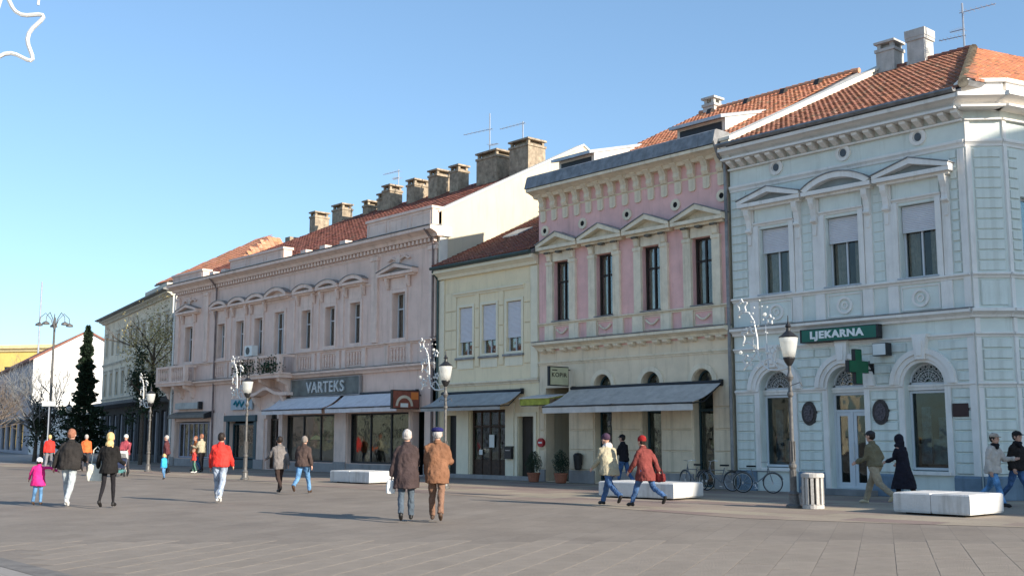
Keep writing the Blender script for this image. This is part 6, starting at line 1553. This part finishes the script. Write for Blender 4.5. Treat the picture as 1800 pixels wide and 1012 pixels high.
P('far5', 'person in an orange brown jacket at the far end of the lattice shop window', -50.6, -4.6, 260, h=1.66, stride=8, coat=cloth_mat('orange brown jacket', (0.40, 0.14, 0.05)), puff=1.15, legs=jeans, shoes=black_shoe, hair=red_hair, near=False)
P('far6', 'person in a khaki jacket and black trousers by the lattice shop window', -49.4, -4.9, 200, h=1.74, stride=5, coat=cloth_mat('khaki beige coat', (0.40, 0.355, 0.25)), puff=1.1, legs=black_c, shoes=black_shoe, hair=red_hair, arms=((25, 8, 80), (25, 8, 80)), near=False)
P('far7', 'child in red and green between the two people at the lattice window', -48.7, -5.6, 250, h=1.1, stride=5, coat=cloth_mat('red child jacket', (0.55, 0.06, 0.05)), puff=1.25, legs=cloth_mat('green child trousers', (0.10, 0.22, 0.16)), shoes=white_shoe, hair=red_hair, child=True, near=False)
P('far8', 'person in a tan coat cut off by the left edge of the photo', -42.2, -16.7, 140, h=1.68, stride=14, coat=cloth_mat('tan coat', (0.28, 0.20, 0.12)), puff=1.2, legs=cloth_mat('tan trousers', (0.35, 0.28, 0.18)), shoes=brown_shoe, hair=mat('thin grey hair', (0.22, 0.19, 0.17)), near=False, coat_hem=.7)
for i, (xx, yy) in enumerate(((-104.0, -2.2), (-100.5, -1.6))):
    P('dist%d' % i, ('leftmost' if i == 0 else 'rightmost')+' of two tiny dark figures in front of the lilac grey facade', xx, yy, 200+i*40, h=1.74, stride=15, coat=black_c, puff=1.1, legs=black_c, shoes=black_shoe, hair=dark_hair, near=False)
for w_ in W.values(): del w_['_k']

# what they carry and push
def hand_pos(key, side):
    sh, elb, wr, d1, d2 = A_[key][side]; o = W[key]; v = S_W[key](wr+d2*.12); a = o.rotation_euler.z
    return Vector((o.location.x+v.x*math.cos(a)-v.y*math.sin(a), o.location.y+v.x*math.sin(a)+v.y*math.cos(a), v.z))
def bag(label, pos, w, h, d, m, rz, strap=.3, cat='bag'):
    t = thing('bag', label, cat, tuple(pos), R(rz)); b = MB()
    prof = [(-w*.42, 0), (w*.42, 0), (w*.5, -h*.7), (w*.42, -h), (-w*.42, -h), (-w*.5, -h*.7)]
    b.prism(prof, 'y', -d/2, d/2); fused(t, 'bag_body', b, m, .02, 5, .015, 8, w)
    b = MB(); b.tube([(-w*.3, 0, -.03), (-w*.2, 0, strap*.8), (0, 0, strap), (w*.2, 0, strap*.8), (w*.3, 0, -.03)], .012, 6); b.build('strap', m, t); return t
hp_ = hand_pos('blonde', -1)
bag('large white shoulder bag on the left side of the blonde woman', (hp_.x-.02, hp_.y-.03, hp_.z+.18), .42, .40, .16, cloth_mat('cream white bag cloth', (0.72, 0.70, 0.60), .08), 48, .42)
hp_ = hand_pos('oldman', -1)
bag('small white carrier bag in the hand of the elderly man in plum', (hp_.x, hp_.y, hp_.z+.02), .20, .26, .08, cloth_mat('white carrier plastic', (0.75, 0.74, 0.72), .05, .5), 60, .03)
hp_ = hand_pos('maroon', 1)
bag('dark red handbag behind the person in the maroon coat', (hp_.x, hp_.y, hp_.z+.05), .30, .20, .12, cloth_mat('dark red leather', (0.14, 0.02, 0.02), .1, .5), 10, .10)
pc = thing('pushchair', 'striped black and white pushchair in front of the person in maroon', 'pushchair', (-46.6, -9.95, 0), R(-35))
b = MB(); b.prism([(-.30, .45), (-.25, .85), (.05, .50), (.35, .42), (.35, .36), (-.05, .36)], 'y', -.2, .2); b.build('seat', cloth_mat('dark blue pram cloth', (0.03, 0.04, 0.08)), pc, fix=True)
b = MB(); b.prism([(x, z) for x, z in arc(-.12, .78, .30, 40, 190, 8)] + [(-.12, .78)], 'y', -.22, .22); b.build('canopy', cloth_mat('white pram cloth', (0.65, 0.65, 0.63)), pc, fix=True)
for s in (-1, 1):
    b = MB(); b.tube([(-.52, s*.2, 1.0), (-.2, s*.2, .55), (.3, s*.2, .12)], .014, 5); b.tube([(-.3, s*.2, .12), (.1, s*.2, .45)], .014, 5); b.build('frame', chrome, pc)
    for cx in (-.3, .3): b = MB(); b.tube([(cx+.1*math.cos(k*math.pi/6), s*.24, .11+.1*math.sin(k*math.pi/6)) for k in range(13)], .018, 6); b.build('wheel', rubber, pc)
MB().tube([(-.52, -.2, 1.0), (-.52, .2, 1.0)], .016, 5).build('handle', rubber, pc)
MB().box(-.2, .2, -.18, .18, .16, .30).build('basket', cloth_mat('teal pram cloth', (0.10, 0.28, 0.28)), pc)

bpy.data.scenes.remove(TMP)
bpy.context.view_layer.update()
